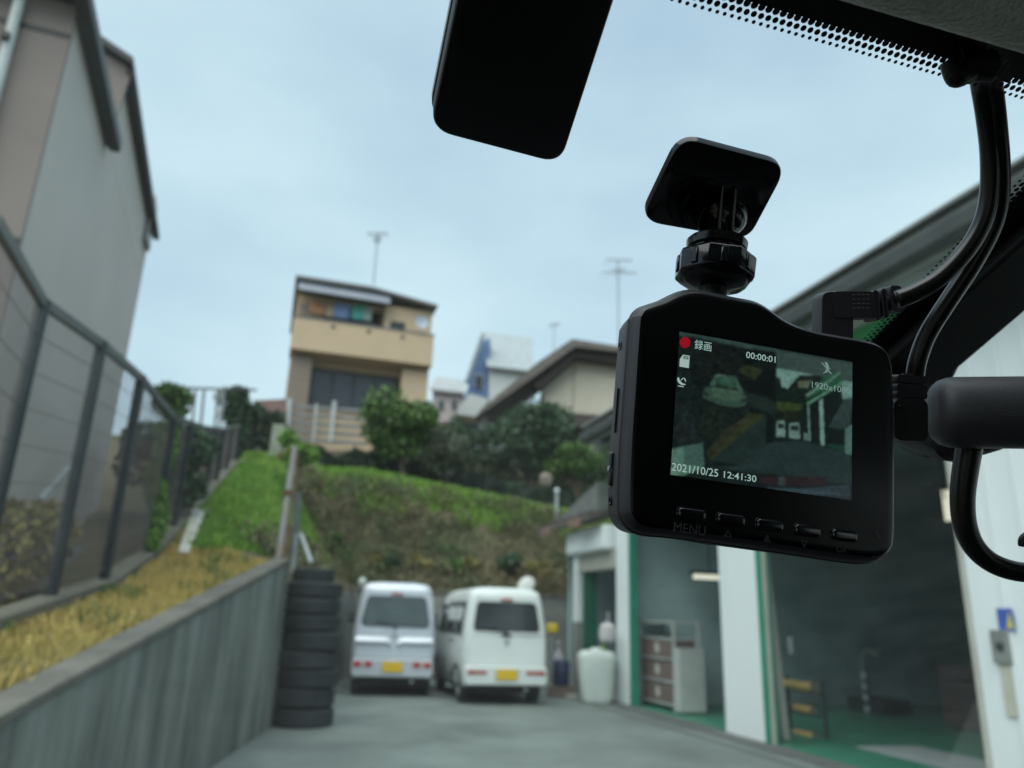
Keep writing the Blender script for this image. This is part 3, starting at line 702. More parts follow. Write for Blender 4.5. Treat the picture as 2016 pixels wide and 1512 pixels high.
# ================================================================= tyre stack: each tyre a thing
def tyre_mb(o, R_, W_, rng, tilt=(0, 0, 1)):
    prof = []
    half = W_ / 2
    ring = [(-half, R_ * .62), (-half * 1.0, R_ * .80), (-half * .93, R_ * .93), (-half * .72, R_ * .985), (-half * .4, R_), (0, R_ * 1.004), (half * .4, R_), (half * .72, R_ * .985),
            (half * .93, R_ * .93), (half, R_ * .80), (half, R_ * .62), (half * .7, R_ * .58), (-half * .7, R_ * .58)]
    n = 40; ax = V(tilt).normalized(); u = ax.orthogonal().normalized(); w = ax.cross(u); vs = []; k = len(ring); o = V(o)
    for j in range(n):
        a = 2 * math.pi * j / n; dr = u * math.cos(a) + w * math.sin(a)
        for (h, r) in ring: vs.append(o + ax * h + dr * r)
    fs = [(j * k + i, j * k + (i + 1) % k, ((j + 1) % n) * k + (i + 1) % k, ((j + 1) % n) * k + i) for j in range(n) for i in range(k)]
    return MB().add(vs, fs), u, w, ax
tb = (G(530, 1438) + G(640, 1440)) / 2
TR = .37; tb = np.array([tb[0] - .06, tb[1] + .46, 0])
ords = ['bottom', 'second from the bottom', 'third from the bottom', 'fourth from the bottom', 'fifth from the bottom', 'sixth from the bottom', 'seventh from the bottom', 'eighth from the bottom', 'topmost, smaller']
z = 0.
for i in range(9):
    W_ = [.235, .225, .23, .22, .235, .205, .205, .21, .17][i]; R_ = TR * [1, .985, 1, .99, .995, .96, .955, .97, .74][i]
    c = tb + [RNG.randn() * .012 + (-.015 if i > 4 else 0) - (.03 if i == 8 else 0), RNG.randn() * .01, z + W_ / 2]; z += W_
    til = (RNG.randn() * .012, RNG.randn() * .012, 1)
    body, u, w, ax = tyre_mb(c, R_, W_ * .985, RNG, til)
    t = thing('tyre', [c[0], c[1], c[2] - W_ / 2], 'worn black tyre, %s in the stack at the wall end' % ords[i], 'tyre', 'tyres stacked at the end of the wall')
    obj('carcass', body, rubber, t, smooth='all')
    tr_ = MB()
    for (h0, h1) in ((-.36, -.22), (-.16, -.03), (.03, .16), (.22, .36)):       # tread ribs
        rr = []
        for j in range(40):
            a = 2 * math.pi * j / 40; dr = u * math.cos(a) + w * math.sin(a); cc = V(c)
            rr.append([cc + ax * W_ * h0 + dr * R_ * .99, cc + ax * W_ * h1 + dr * R_ * .99, cc + ax * W_ * h1 + dr * (R_ + .009), cc + ax * W_ * h0 + dr * (R_ + .009)])
        vs = [p for r in rr for p in r]
        tr_.add(vs, [(j * 4 + k, j * 4 + (k + 1) % 4, ((j + 1) % 40) * 4 + (k + 1) % 4, ((j + 1) % 40) * 4 + k) for j in range(40) for k in range(4)])
    obj('tread', tr_, rubber, t)

# ================================================================= vans (rear at local y = 0, x right, y forward)
def rrect(w, h, r, n=5, top=1.):
    pts = []
    for cx, cy, a0 in ((1, 1, 0), (-1, 1, 90), (-1, -1, 180), (1, -1, 270)):
        for i in range(n + 1):
            a = math.radians(a0 + 90 * i / n); x = cx * (w / 2 - r) + math.cos(a) * r; y = cy * (h / 2 - r) + math.sin(a) * r
            k = 1 - (1 - top) * (y + h / 2) / h; pts.append((x * k, y))
    return pts
def build_van(kind, loc, yaw, label):
    silver = kind == 'silver'
    paint = mat('silver_paint', (.60, .64, .69), .28, metal=.25, var=.03, coat=.4) if silver else mat('white_van_paint', (.74, .80, .78), .35, var=.03, coat=.3)
    t = thing('van', loc, label, 'van', 'parked small vans', yaw); sc_ = 1.03 if kind == 'silver' else 1.0; t.scale = (1, 1, sc_)
    Hh, Wd, Ln = (1.88, 1.475, 3.35)
    # side profile: for each height fraction of a cross-section ring; stations along y
    def section(y, x_scale, ztop, zbot):
        pts = []
        hs = [(zbot, .93), (zbot + .06, .985), (.75, 1.), (1.05, .985), (1.2, .965), (1.5, .915), (ztop - .17, .865), (ztop - .07, .82), (ztop - .02, .70), (ztop, .45)]
        rgt = [(Wd / 2 * k * x_scale, y, z) for z, k in hs]; lft = [(-x, y_, z) for x, y_, z in reversed(rgt)]
        return rgt + lft
    def rear_y(z, ztop=Hh):        # rear face leans forward towards the roof
        return .03 + max(0, z - 1.0) * .12 + max(0, z - (ztop - .12)) * .5
    secs = []
    for (y, xs, zt_, zb_) in [(0, .9, Hh - .06, .33), (.04, .965, Hh - .02, .30), (.12, .99, Hh, .28), (.6, 1, Hh, .27), (2.2, 1, Hh, .27), (2.75, .99, Hh - .06, .27), (3.1, .97, 1.35, .27), (3.3, .93, 1.0, .3), (3.35, .85, .85, .35)]:
        s_ = section(y, xs, zt_, zb_)
        s_ = [(x, y_ + (rear_y(z_) if y < .5 else 0) * (1 - y / .6), z_) for x, y_, z_ in s_]
        if zt_ < 1.6: s_ = [(x, y_, min(z_, zt_)) for x, y_, z_ in s_]
        secs.append(s_)
    b = MB().rings(secs)
    obj('body', b, paint, t, smooth=50, local=True)
    # windscreen block dark
    gm = mat('van_glass', (.05, .075, .075), .06, var=.3, vscale=2.5, spec=.9) if silver else mat('van_glass_dark', (.035, .042, .05), .08, var=.25, vscale=2.5, spec=.9)  # colour noise in the glass imitates bright patches and reflections in the windows
    seal = mat('window_seal', (.02, .022, .024), .5)
    def rear_panel(pts2, off, th):       # polygon (x,z) on the rear face
        f0 = [(x, rear_y(z_) - off, z_) for x, z_ in pts2]; f1 = [(x, rear_y(z_) - off + th, z_) for x, z_ in pts2]
        return MB().rings([f1, f0])
    # rear window
    if silver: wz0, wz1, wb, wt = 1.16, 1.62, .60, .50
    else: wz0, wz1, wb, wt = 1.17, 1.62, .565, .50
    def wpoly(g, sag=0.):
        pts = rrect(2 * (wb + g), wz1 - wz0 + 2 * g, .07 + g * .5, 5, (wt + g) / (wb + g))
        zc = (wz0 + wz1) / 2; return [(x, zc + y_ - (sag * (1 - (x / wb) ** 2) if y_ < 0 else 0)) for x, y_ in pts]
    sag = .06 if silver else .01
    frame_o = obj('tailgate', rear_panel([(x, z_) for x, z_ in [(-.66, .62), (.66, .62), (.665, .95), (.64, 1.12), (.60, 1.5), (.55, 1.75), (-.55, 1.75), (-.60, 1.5), (-.64, 1.12), (-.665, .95)]], .014, .05), paint, t, local=True, bevel=.012)
    rw = obj('rear_window', rear_panel(wpoly(.02, sag), .02, .02), seal, t, local=True)
    obj('pane', rear_panel(wpoly(0, sag), .024, .003), gm, rw, local=True)
    # crease / garnish
    if silver:
        for sx in (-1, 1):
            y9 = rear_y(.9)
            rg_ = []
            for x_, dz_ in ((.68, 0), (.14, 0), (.05, -.05)):
                rg_.append([(sx * x_, y9 + .02, .97 + dz_), (sx * x_, y9 - .03, .955 + dz_), (sx * x_, y9 - .075, .89 + dz_), (sx * x_, y9 - .07, .86 + dz_), (sx * x_, y9 + .02, .82 + dz_)])
            obj('garnish', MB().rings(rg_), paint, t, local=True, bevel=.008, seg=2)
    else:
        obj('garnish', rear_panel([(-.6, 1.12), (.6, 1.12), (.6, 1.15), (-.6, 1.15)], .022, .01), paint, t, local=True, bevel=.004)
        obj('handle', rear_panel([(-.09, 1.08), (.09, 1.08), (.06, 1.13), (-.06, 1.13)], .03, .02), seal, t, local=True, bevel=.005)
    em = obj('emblem', rear_panel([(-.05, .99), (0, .95), (.05, .99), (.02, 1.03), (-.02, 1.03)], .03, .02), galv, t, local=True, bevel=.004)
    obj('wiper', MB().bar((.0, rear_y(1.2) - .05, 1.14), (-.36, rear_y(1.25) - .045, 1.22), .018).bar((.0, rear_y(1.2) - .05, 1.12), (0, rear_y(1.2), 1.12), .05), seal, t, local=True)
    # bumper
    bp = [rrect(1.42, .30, .07, 4)]
    ring = [(x, z_ + .46) for x, z_ in bp[0]]
    obj('bumper', MB().rings([[(x, .18, z_) for x, z_ in ring], [(x, -.02, z_) for x, z_ in ring], [(x * .985, -.05, .46 + (z_ - .46) * .86) for x, z_ in ring]]), paint, t, smooth=40, local=True)
    red = mat('tail_light_red', (.45, .025, .03), .25, spec=.6); clear = mat('lamp_clear', (.55, .42, .40), .3)
    lens2 = mat('tail_light_faded', (.42, .13, .12), .35)
    for sx in (-1, 1):
        if silver:
            hs_ = obj('tail_light', MB().box(sx * .68, sx * .34, -.062, -.03, .475, .565), clear, t, local=True, bevel=.006)
            for q in (.61, .42): obj('lens', MB().box(sx * (q + .055), sx * (q - .055), -.068, -.061, .48, .56), red, hs_, local=True)
        else:
            hs_ = obj('tail_light', MB().box(sx * .66, sx * .34, -.062, -.03, .48, .54), lens2, t, local=True, bevel=.006)
            obj('lens', MB().box(sx * .66, sx * .55, -.066, -.061, .485, .535), red, hs_, local=True)
    pl = obj('number_plate', MB().box(-.19 + .02, .17, -.075, -.055, .40, .56), mat('plate_yellow', (.80, .52, .02), .5, var=.03), t, local=True, bevel=.004)
    obj('plate_frame', MB().box(-.20, .20, -.058, -.05, .385, .575), mat('plate_rim', (.5, .5, .45), .5), t, local=True, bevel=.004)
    obj('brake_light', rear_panel([(-.11, 1.66), (.11, 1.66), (.09, 1.70), (-.09, 1.70)], .035, .03), lens2, t, local=True, bevel=.004)
    obj('bumper_valance', MB().box(-.6, .6, .02, .12, .26, .31), blackmat, t, local=True)
    # underside
    obj('underbody', MB().box(-.6, .6, .1, 3.1, .18, .32), mat('underbody', (.012, .013, .014), .9), t, local=True)
    obj('exhaust', MB().tube([(.35, -.02, .25), (.35, .4, .25)], .03, 10), galv, t, local=True)
    # wheels
    for sx in (-1, 1):
        for y in (.55, 2.75):
            R_ = .27
            body, *_ = tyre_mb((sx * .62, y, R_), R_, .15, RNG, (1, 0, 0))
            wh = obj('wheel', body, rubber, t, smooth='all', local=True)
            obj('rim', MB().lathe((sx * .62, y, R_), (sx, 0, 0), [(-.06, .16), (.05, .165), (.07, .15), (.05, .12), (.065, .04), (.08, .03)], 20), galv, wh, smooth=True, local=True)
            arch = MB(); n = 12
            prev = None
            for k in range(n + 1):
                a_ = math.pi * k / n; p_ = (sx * .735, y + math.cos(a_) * .33, .27 + math.sin(a_) * .33)
                if prev: arch.bar(prev, p_, .03, .05, up=(1, 0, 0))
                prev = p_
            obj('wheel_arch', arch, seal, t, local=True)
    # side glass and doors
    for sx in (-1, 1):
        def sp(y, z_, o_):
            k = np.interp(z_, [.75, 1.05, 1.2, 1.5, 1.71, 1.81], [1., .985, .965, .915, .865, .82]); return (sx * (Wd / 2 * k + o_), y, z_)
        for (y0, y1) in [(.28, 1.02), (1.12, 1.85), (1.95, 2.6)]:
            zt2 = 1.64 if y1 < 2.5 else 1.60
            outer = [sp(y0 + .02, 1.12, .004), sp(y1 - .02, 1.12, .004), sp(y1 - .04, zt2, .004), sp(y0 + .02, zt2, .004)]
            inner = [(p[0] - sx * .03, p[1], p[2]) for p in outer]
            sw = obj('side_window', MB().rings([inner, outer]), gm, t, local=True)
            obj('window_trim', MB().bar(sp(y0, 1.1, .006), sp(y1, 1.1, .006), .02).bar(sp(y1 + .02, 1.1, .006), sp(y1 + .02, 1.66, .006), .018), seal, sw, local=True)
        obj('door_seam', MB().bar(sp(1.07, .38, .001), sp(1.07, 1.1, .001), .012).bar(sp(1.9, .38, .001), sp(1.9, 1.1, .001), .012).bar(sp(1.07, .38, .001), sp(1.9, .38, .001), .012), seal, t, local=True)
        obj('door_handle', MB().bar(sp(1.12, .98, .02), sp(1.28, .98, .02), .03, .035), blackmat if not silver else paint, t, local=True, bevel=.006)
        mr_ = obj('side_mirror', MB().bar((sx * .86, 2.66, 1.16), (sx * .86, 2.72, 1.36), .15, .06, up=(0, 1, 0)), blackmat, t, local=True, bevel=.02)
        obj('arm', MB().bar((sx * .70, 2.7, 1.12), (sx * .82, 2.68, 1.2), .04), blackmat, mr_, local=True)
    # windscreen and bonnet nose
    obj('windscreen', MB().add([(-.60, 2.80, 1.78), (.60, 2.80, 1.78), (.66, 3.13, 1.2), (-.66, 3.13, 1.2)], [(0, 1, 2, 3)]), gm, t, local=True)
    return t
sv = G(768, 1373); wv = G(994, 1390)
build_van('silver', (sv[0], sv[1], 0.004), math.radians(9), 'silver small van with a curved rear window, parked nearer the tyre stack')
build_van('white', (wv[0], wv[1], 0.004), math.radians(14), 'white small van with a flat tailgate, parked beside the silver one')

# ================================================================= garage
gt = thing('garage', gar.pt(0, 0, 0), 'white garage workshop with green trimmed open bays along the right side', 'garage')
gb = lambda s0, s1, w0, w1, z0, z1: MB().box(s0, s1, w0, w1, z0, z1, gar)
OT = 3.65
S_FAR, S_B1, S_MID0, S_MID1, S_B2 = 3.62, 2.98, -.93, 0., -4.22
def ribbed(s0, s1, z0, z1, w=-.02):
    """white corrugated sheet: shallow vertical ribs as geometry"""
    m_ = gb(s0, s1, w, .25, z0, z1)
    return m_
stained = mat('stained_white_paint', (.80, .87, .87), .5, col2=(.86, .91, .91), vscale=1.2, stretch=(2.5, 2.5, .3), bump=.04)
obj('pillar', gb(S_B1 + .05, S_FAR, -.02, .1, 0, OT), stained, gt, bevel=.01)
obj('pillar', gb(S_MID0, S_MID1, -.02, .1, 0, OT), stained, gt, bevel=.01)
obj('front_wall', gb(-14, S_B2, -.02, .2, 0, 4.90), stained, gt)
for k in range(24):
    s_ = S_B2 - .35 - k * .28
    obj('rib', gb(s_ - .03, s_ + .03, -.04, -.021, .02, 4.89), stained, gt, bevel=.008)
for s0, s1 in ((S_B1 - .02, S_B1 + .048), (S_MID0 - .09, S_MID0 - .002)):
    obj('green_jamb', gb(s0, s1, -.035, .11, 0, OT), green_paint, gt, bevel=.006)
obj('pale_jamb', gb(S_MID0 - .115, S_MID0 - .092, 0, .05, 0, OT), mat('beige_jamb', (.5, .5, .44), .6), gt)
obj('pale_jamb', gb(S_B2 + .002, S_B2 + .06, -.03, .28, 0, OT), mat('beige_jamb', (.5, .5, .44), .6), gt)
obj('green_beam', gb(S_B2 + .002, S_FAR, -.06, .25, OT + .002, 4.54), mat('green_sheet', (.01, .36, .10), .5), gt)
obj('green_edge', gb(S_B2 + .002, S_FAR, -.09, -.062, 4.46, 4.60), mat('green_sheet', (.01, .36, .10), .5), gt)
obj('white_fascia', gb(S_B2 + .002, S_FAR, -.04, .2, 4.602, 4.90), stained, gt)
dark_gut = mat('dark_gutter', (.045, .052, .05), .7, var=.3, vscale=3)
obj('gutter', gb(-14, S_FAR + .1, -.74, -.6, 4.66, 4.85), dark_gut, gt, bevel=.03)
obj('soffit', gb(-14, S_FAR + .1, -.598, .19, 4.905, 4.96), mat('soffit_grey', (.42, .45, .42), .8, var=.2, vscale=2), gt)
obj('eave_board', gb(-14, S_FAR + .1, -.6, -.56, 4.62, 4.904), mat('eave_board', (.26, .29, .265), .8, var=.25), gt)
obj('roof', MB().hexa([gar.pt(*q) for q in [(-14, -.7, 4.97), (S_FAR + .1, -.7, 4.97), (S_FAR + .1, 5, 6.0), (-14, 5, 6.0), (-14, -.7, 5.0), (S_FAR + .1, -.7, 5.0), (S_FAR + .1, 5, 6.06), (-14, 5, 6.06)]]), mat('roof_sheet', (.25, .27, .26), .6), gt)
obj('roof', MB().hexa([gar.pt(*q) for q in [(-14, 5.01, 6.0), (S_FAR + .1, 5.01, 6.0), (S_FAR + .1, 10.3, 5.0), (-14, 10.3, 5.0), (-14, 5.01, 6.06), (S_FAR + .1, 5.01, 6.06), (S_FAR + .1, 10.3, 5.06), (-14, 10.3, 5.06)]]), mat('roof_sheet', (.25, .27, .26), .6), gt)
inner = mat('workshop_wall', (.33, .46, .46), .85, var=.25, vscale=.8)
obj('back_wall', gb(-14, S_FAR, 9.8, 10, 0, 4.95), inner, gt)
obj('end_wall', gb(S_FAR - .12, S_FAR, 0.3, 9.8, 0, 4.9), inner, gt)
obj('end_wall', gb(-14, -13.88, .2, 9.8, 0, 4.9), inner, gt)
obj('ceiling', gb(-13.88, S_FAR - .12, .25, 9.8, 4.6, 4.7), inner, gt)
# corrugated inner panels
for k in range(16):
    s_ = -8 + k * .72; obj('wall_panel', gb(s_, s_ + .68, 9.74, 9.798, .1, 3.2), mat('workshop_panel', (.36, .48, .475), .8, var=.25), gt)
gf = obj('garage_floor', gb(-13.8, S_FAR - .13, -.0, 9.78, -.02, .02), mat('green_floor', (.035, .20, .12), .35, col2=(.055, .28, .18), vscale=1.1), origin=False)
gf['kind'] = 'structure'
sill = obj('threshold', gb(-14, S_FAR, -.28, -.001, .004, .03), mat('threshold_dark', (.13, .14, .135), .8), origin=False); sill['kind'] = 'structure'
# lit tubes inside
tube_m = mat('lit_tube', (.8, .78, .68), .4, emit=(1., .93, .75), estr=.75)
def lamp_strip(px, py, w, ln, lab, vertical=False):
    s_, z_ = gar.hit(px, py, w); t = thing('ceiling_lamp', gar.pt(s_, w, z_), lab, 'lamp', 'fluorescent lamps in the garage')
    if vertical: obj('tube', gb(s_ - .05, s_ + .05, w, w + .05, z_ - ln / 2, z_ + ln / 2), tube_m, t)
    else: obj('tube', gb(s_ - .05, s_ + .05, w - ln / 2, w + ln / 2, z_ - .05, z_ + .03), tube_m, t)
    obj('housing', gb(s_ - .09, s_ + .09, w - ln / 2 - .05, w + ln / 2 + .05, z_ + .032 if not vertical else z_ + ln / 2, z_ + .09 if not vertical else z_ + ln / 2 + .06), dark_steel, t)
    obj('hanger', gb(s_ - .01, s_ + .01, w - .01, w + .01, z_ + .09, 4.59), dark_steel, t)
lamp_strip(1274, 1131, .65, .5, 'pale glowing lamp at the left side of the far garage bay')
lamp_strip(1397, 1135, 1.35, .6, 'pale glowing lamp at the right side of the far garage bay')
lamp_strip(1862, 995, 3.4, .45, 'short upright glowing lamp in the near garage bay', True)

# shelf with cartons in far bay
s_, z_ = gar.hit(1292, 1378, 1.5)
def at_w(px, py, w): s0, z0 = gar.hit(px, py, w); return s0, z0
w_ = .35
sA, zA = at_w(1262, 1378, w_); sB, _ = at_w(1330, 1378, w_)
sh = thing('shelf_rack', gar.pt((sA + sB) / 2, w_, .02), 'pale metal shelf rack with cartons inside the far garage bay', 'shelf')
fr_m = mat('shelf_metal', (.42, .46, .44), .5)
zt_ = at_w(1300, 1222, w_)[1]
for s0 in (sB, sA):
    for ww in (w_, w_ + .45): obj('upright', gb(s0 - .02, s0 + .02, ww - .02, ww + .02, .02, zt_), fr_m, sh)
for q in (.1, .45, .8, 1.12, zt_ - .03): obj('shelf', gb(sB, sA, w_ - .02, w_ + .47, q, q + .03), fr_m, sh)
obj('side_panel', gb(sB - .26, sB - .03, w_ - .04, w_ + .4, .05, 1.0), mat('pale_panel', (.45, .48, .46), .6), sh)
for k, q in enumerate((.132, .482, .832)):
    c_ = thing('carton', gar.pt((sA + sB) / 2, w_ + .2, q), 'brown carton with a round pale mark on the %s shelf' % ['bottom', 'middle', 'upper'][k], 'box', 'cartons on the shelf rack')
    obj('box_body', gb(sB + .06, sA - .05, w_, w_ + .4, q, q + .29), mat('carton', (.17, .125, .11), .85), c_, bevel=.006)
    obj('round_mark', MB().lathe(gar.pt((sA + sB) / 2 - .02, w_ - .001, q + .15), -gar.w, [(0, .09), (.003, .09)], 16), mat('mark_pale', (.5, .48, .44), .7), c_)
# yellow banded wheels rack in near bay
def roll(px0, px1, py, w, r, lab):
    a, z0 = at_w(px0, py, w); b, _ = at_w(px1, py, w)
    t = thing('yellow_roll', gar.pt((a + b) / 2, w, z0 - r), lab, 'roll', 'yellow rolls on the rack')
    obj('core', MB().tube([gar.pt(a, w, z0), gar.pt(b, w, z0)], r, 16), mat('roll_yellow', (.55, .38, .12), .6, var=.15), t, smooth=True)
    obj('rim', MB().tube([gar.pt(a + .015, w, z0), gar.pt(a - .02, w, z0)], r * 1.15, 16).tube([gar.pt(b + .02, w, z0), gar.pt(b - .015, w, z0)], r * 1.15, 16), mat('roll_rim', (.12, .12, .1), .6), t)
    return a, b, z0
rr = [roll(1540, 1604, 1345, 1.0, .06, 'pale yellow roll on top of the small rack'), roll(1565, 1602, 1393, 1.0, .05, 'yellow roll on the middle of the small rack'), roll(1565, 1606, 1442, 1.0, .05, 'yellow roll at the bottom of the small rack')]
rk = thing('small_rack', gar.pt(rr[1][0], 1.15, .02), 'dark steel rack that holds the yellow rolls inside the near bay', 'rack')
for s0 in (rr[0][0] + .03, rr[0][1] - .03): obj('upright', gb(s0 - .015, s0 + .015, 1.08, 1.12, .02, rr[0][2] + .1), dark_steel, rk)
for q in rr: obj('crossbar', gb(q[1] - .05, q[0] + .05, 1.07, 1.09, q[2] - .08, q[2] - .05), dark_steel, rk)
# leaning pale board by jamb
l0 = gar.hit(1548, 1452, .5); l1 = gar.hit(1504, 1108, .35)
tag(obj('leaning_plank', MB().bar(gar.pt(l0[0], .5, .02), gar.pt(l1[0], .35, l1[1] + .4), .09, .03), mat('pale_plank', (.45, .46, .42), .7)), 'pale plank leaning inside the green jamb of the near bay', 'plank')
# machine with pale pipe and round weights
mc = thing('press_machine', gar.pt(at_w(1705, 1440, 4.2)[0], 4.2, .02), 'dim grey workshop press with pale pipes in the near bay', 'machine')
dim = mat('dim_metal', (.20, .24, .23), .6)
sm_, _ = at_w(1712, 1300, 4.2); zc_ = at_w(1712, 1290, 4.2)[1]; z0_ = at_w(1712, 1385, 4.2)[1]
obj('column', MB().tube([gar.pt(sm_ + .18, 4.2, z0_), gar.pt(sm_ + .18, 4.2, zc_ - .1), gar.pt(sm_ + .05, 4.2, zc_ + .08), gar.pt(sm_ - .3, 4.2, zc_ + .02)], .07, 10), dim, mc, smooth=True)
obj('base', gb(sm_ - .45, sm_ + .45, 4.0, 4.6, .02, z0_ + .1), dark_steel, mc, bevel=.03)
for k in range(4):
    obj('dial', MB().lathe(gar.pt(sm_ - .1, 3.98, at_w(1722, 1332 + k * 22, 4.0)[1]), -gar.w, [(0, .06), (.03, .06), (.04, .03)], 14), mat('dial_pale', (.45, .5, .5), .5), mc)
bx = thing('tool_cabinet', gar.pt(at_w(1880, 1400, 4)[0], 4, .02), 'brownish tool cabinet with pink items on top near the right bay edge', 'cabinet')
s_, z_ = at_w(1880, 1385, 4.0)
obj('body', gb(s_ - .45, s_ + .25, 4, 4.6, .02, z_ + .15), mat('cab_brown', (.085, .07, .065), .6), bx, bevel=.02)
for k in range(4): obj('drawer', gb(s_ - .42, s_ + .22, 3.98, 3.998, .06 + k * .22, .25 + k * .22), mat('cab_drawer', (.11, .08, .075), .5), bx)
pb_ = thing('parts_bin', gar.pt(s_, 4.1, z_ + .15), 'faded pinkish parts bin on top of the tool cabinet', 'bin')
obj('tray', gb(s_ - .15, s_ + .25, 4.05, 4.4, z_ + .155, z_ + .38), mat('bin_pink', (.20, .14, .15), .7), pb_, bevel=.02)
obj('handle', gb(s_ - .12, s_ + .2, 4.03, 4.05, z_ + .3, z_ + .33), dim, pb_)
wc = thing('hanging_white_can', gar.pt(at_w(1558, 1270, 1.6)[0], 1.6, at_w(1558, 1290, 1.6)[1]), 'small pale canister hanging just inside the near bay', 'canister')
s_, z_ = at_w(1558, 1270, 1.6)
obj('can', MB().tube([gar.pt(s_, 1.6, z_ - .12), gar.pt(s_, 1.6, z_ + .12)], .05, 12), mat('can_pale', (.36, .42, .42), .5), wc, smooth=True)
obj('hook', MB().tube([gar.pt(s_, 1.6, z_ + .12), gar.pt(s_, 1.6, z_ + .3)], .008, 6), dark_steel, wc)
sheet = obj('floor_sheet', gb(at_w(1940, 1490, 1.2)[0], at_w(1765, 1475, 1.6)[0], 1.0, 1.9, .022, .03), mat('wet_sheet', (.45, .52, .52), .3, var=.15), origin=True, bevel=.003)
tag(sheet, 'pale flat sheet lying on the green floor of the near bay', 'sheet')
# car body dim in bay with bumps: stacked dark tyres at the rear wall
for k in range(4):
    body, *_ = tyre_mb(gar.pt(-1.9, 6.5, .14 + k * .24), .36, .23, RNG)
    tt = obj('workshop_tyre', body, rubber, smooth='all'); tag(tt, 'dark tyre in the dim stack at the back of the near bay, %s' % ['lowest', 'second', 'third', 'uppermost'][k], 'tyre', 'tyres at the back of the garage')
# stickers and latch on the right wall
s_, z_ = gar.hit(1988, 1220)
st = thing('safety_sticker', gar.pt(s_, -.03, z_), 'square blue and yellow safety sticker on the white garage wall', 'sticker')
obj('blue_field', gb(s_ - .075, s_ + .075, -.048, -.0415, z_ - .09, z_ + .09), mat('sticker_blue', (.06, .12, .45), .5), st)
obj('yellow_field', MB().prism([gar.pt(s_ - .07, -.0495, z_ - .07), gar.pt(s_ - .005, -.0495, z_ - .07), gar.pt(s_ - .045, -.0495, z_ + .07)], -gar.w * .002), mat('sticker_yellow', (.6, .55, .08), .5), st)
s_, z_ = gar.hit(1979, 1272)
lt = thing('door_latch', gar.pt(s_, -.03, z_), 'grey metal latch box below the blue and yellow sticker', 'latch')
obj('case', gb(s_ - .09, s_ + .08, -.07, -.021, z_ - .14, z_ + .13), mat('latch_grey', (.22, .24, .22), .6, var=.2), lt, bevel=.01)
obj('knob', MB().lathe(gar.pt(s_ - .02, -.07, z_), -gar.w, [(0, .035), (.02, .035), (.03, .015)], 12), dark_steel, lt)
obj('rust_stain', gb(s_ - .07, s_ + .05, -.0435, -.0415, z_ - .55, z_ - .142), mat('stain', (.50, .50, .40), .7), lt)

# --- lean-to beyond the garage
lt2 = thing('lean_to', gar.pt(5, 0, 0), 'small lean-to with a dark rusty roof at the far end of the white garage', 'shed')
grey_p = mat('grey_block', (.20, .215, .20), .9, var=.2)
obj('white_post', gb(5.42, 5.62, -.12, .02, 1.35, 2.75), white_paint, lt2, bevel=.01)
obj('pier', gb(5.30, 5.95, .03, .3, 0, 1.6), grey_p, lt2, bevel=.01)
obj('pier', gb(5.38, 5.66, -.14, .029, 0, 1.349), grey_p, lt2, bevel=.01)
obj('green_jamb', gb(5.2, 5.29, -.02, .25, 0, 2.35), mat('green_dark', (.01, .12, .075), .5), lt2)
obj('shutter_box', gb(S_FAR + .06, 5.75, -.25, .2, 2.68, 3.15), white_paint, lt2, bevel=.06, seg=3)
obj('lintel', gb(S_FAR + .02, 5.6, -.06, .2, 2.34, 2.679), mat('beige_lintel', (.4, .4, .35), .8), lt2)
obj('back_wall', gb(S_FAR, 7.0, 4, 4.1, 0, 3.3), inner, lt2); obj('side_wall', gb(6.95, 7.05, .3, 4, 0, 3.3), inner, lt2)
rust_r = mat('rusty_roof', (.06, .062, .058), .85, col2=(.13, .10, .085), vscale=2)
obj('roof', MB().hexa([gar.pt(*q) for q in [(S_FAR + .05, -.55, 3.2), (6.9, -.55, 3.2), (6.9, 4.2, 4.6), (S_FAR + .05, 4.2, 4.6), (S_FAR + .05, -.55, 3.32), (6.9, -.55, 3.32), (6.9, 4.2, 4.75), (S_FAR + .05, 4.2, 4.75)]]), rust_r, lt2)
for q in range(7): obj('roof_rib', MB().bar(gar.pt(S_FAR + .3 + q * .48, -.54, 3.345), gar.pt(S_FAR + .3 + q * .48, 4.1, 4.75), .06, .05), rust_r, lt2)
obj('parapet', MB().hexa([gar.pt(*q) for q in [(S_FAR + .05, -.35, 3.33), (6.2, -.35, 3.33), (6.2, .1, 3.33), (S_FAR + .05, .1, 3.33), (S_FAR + .05, -.35, 3.95), (6.2, -.35, 3.42), (6.2, .1, 3.42), (S_FAR + .05, .1, 3.95)]]), mat('parapet_grey', (.18, .19, .18), .85, col2=(.11, .115, .11)), lt2)
for s0 in (6.1, 4.35): obj('rust_patch', gb(s0 - .3, s0 + .3, -.58, -.552, 3.12, 3.3), mat('rust_tile', (.20, .125, .10), .85), lt2)
obj('ground_slab', gb(S_FAR, 7, .0, 4, 0, .03), concrete, lt2)

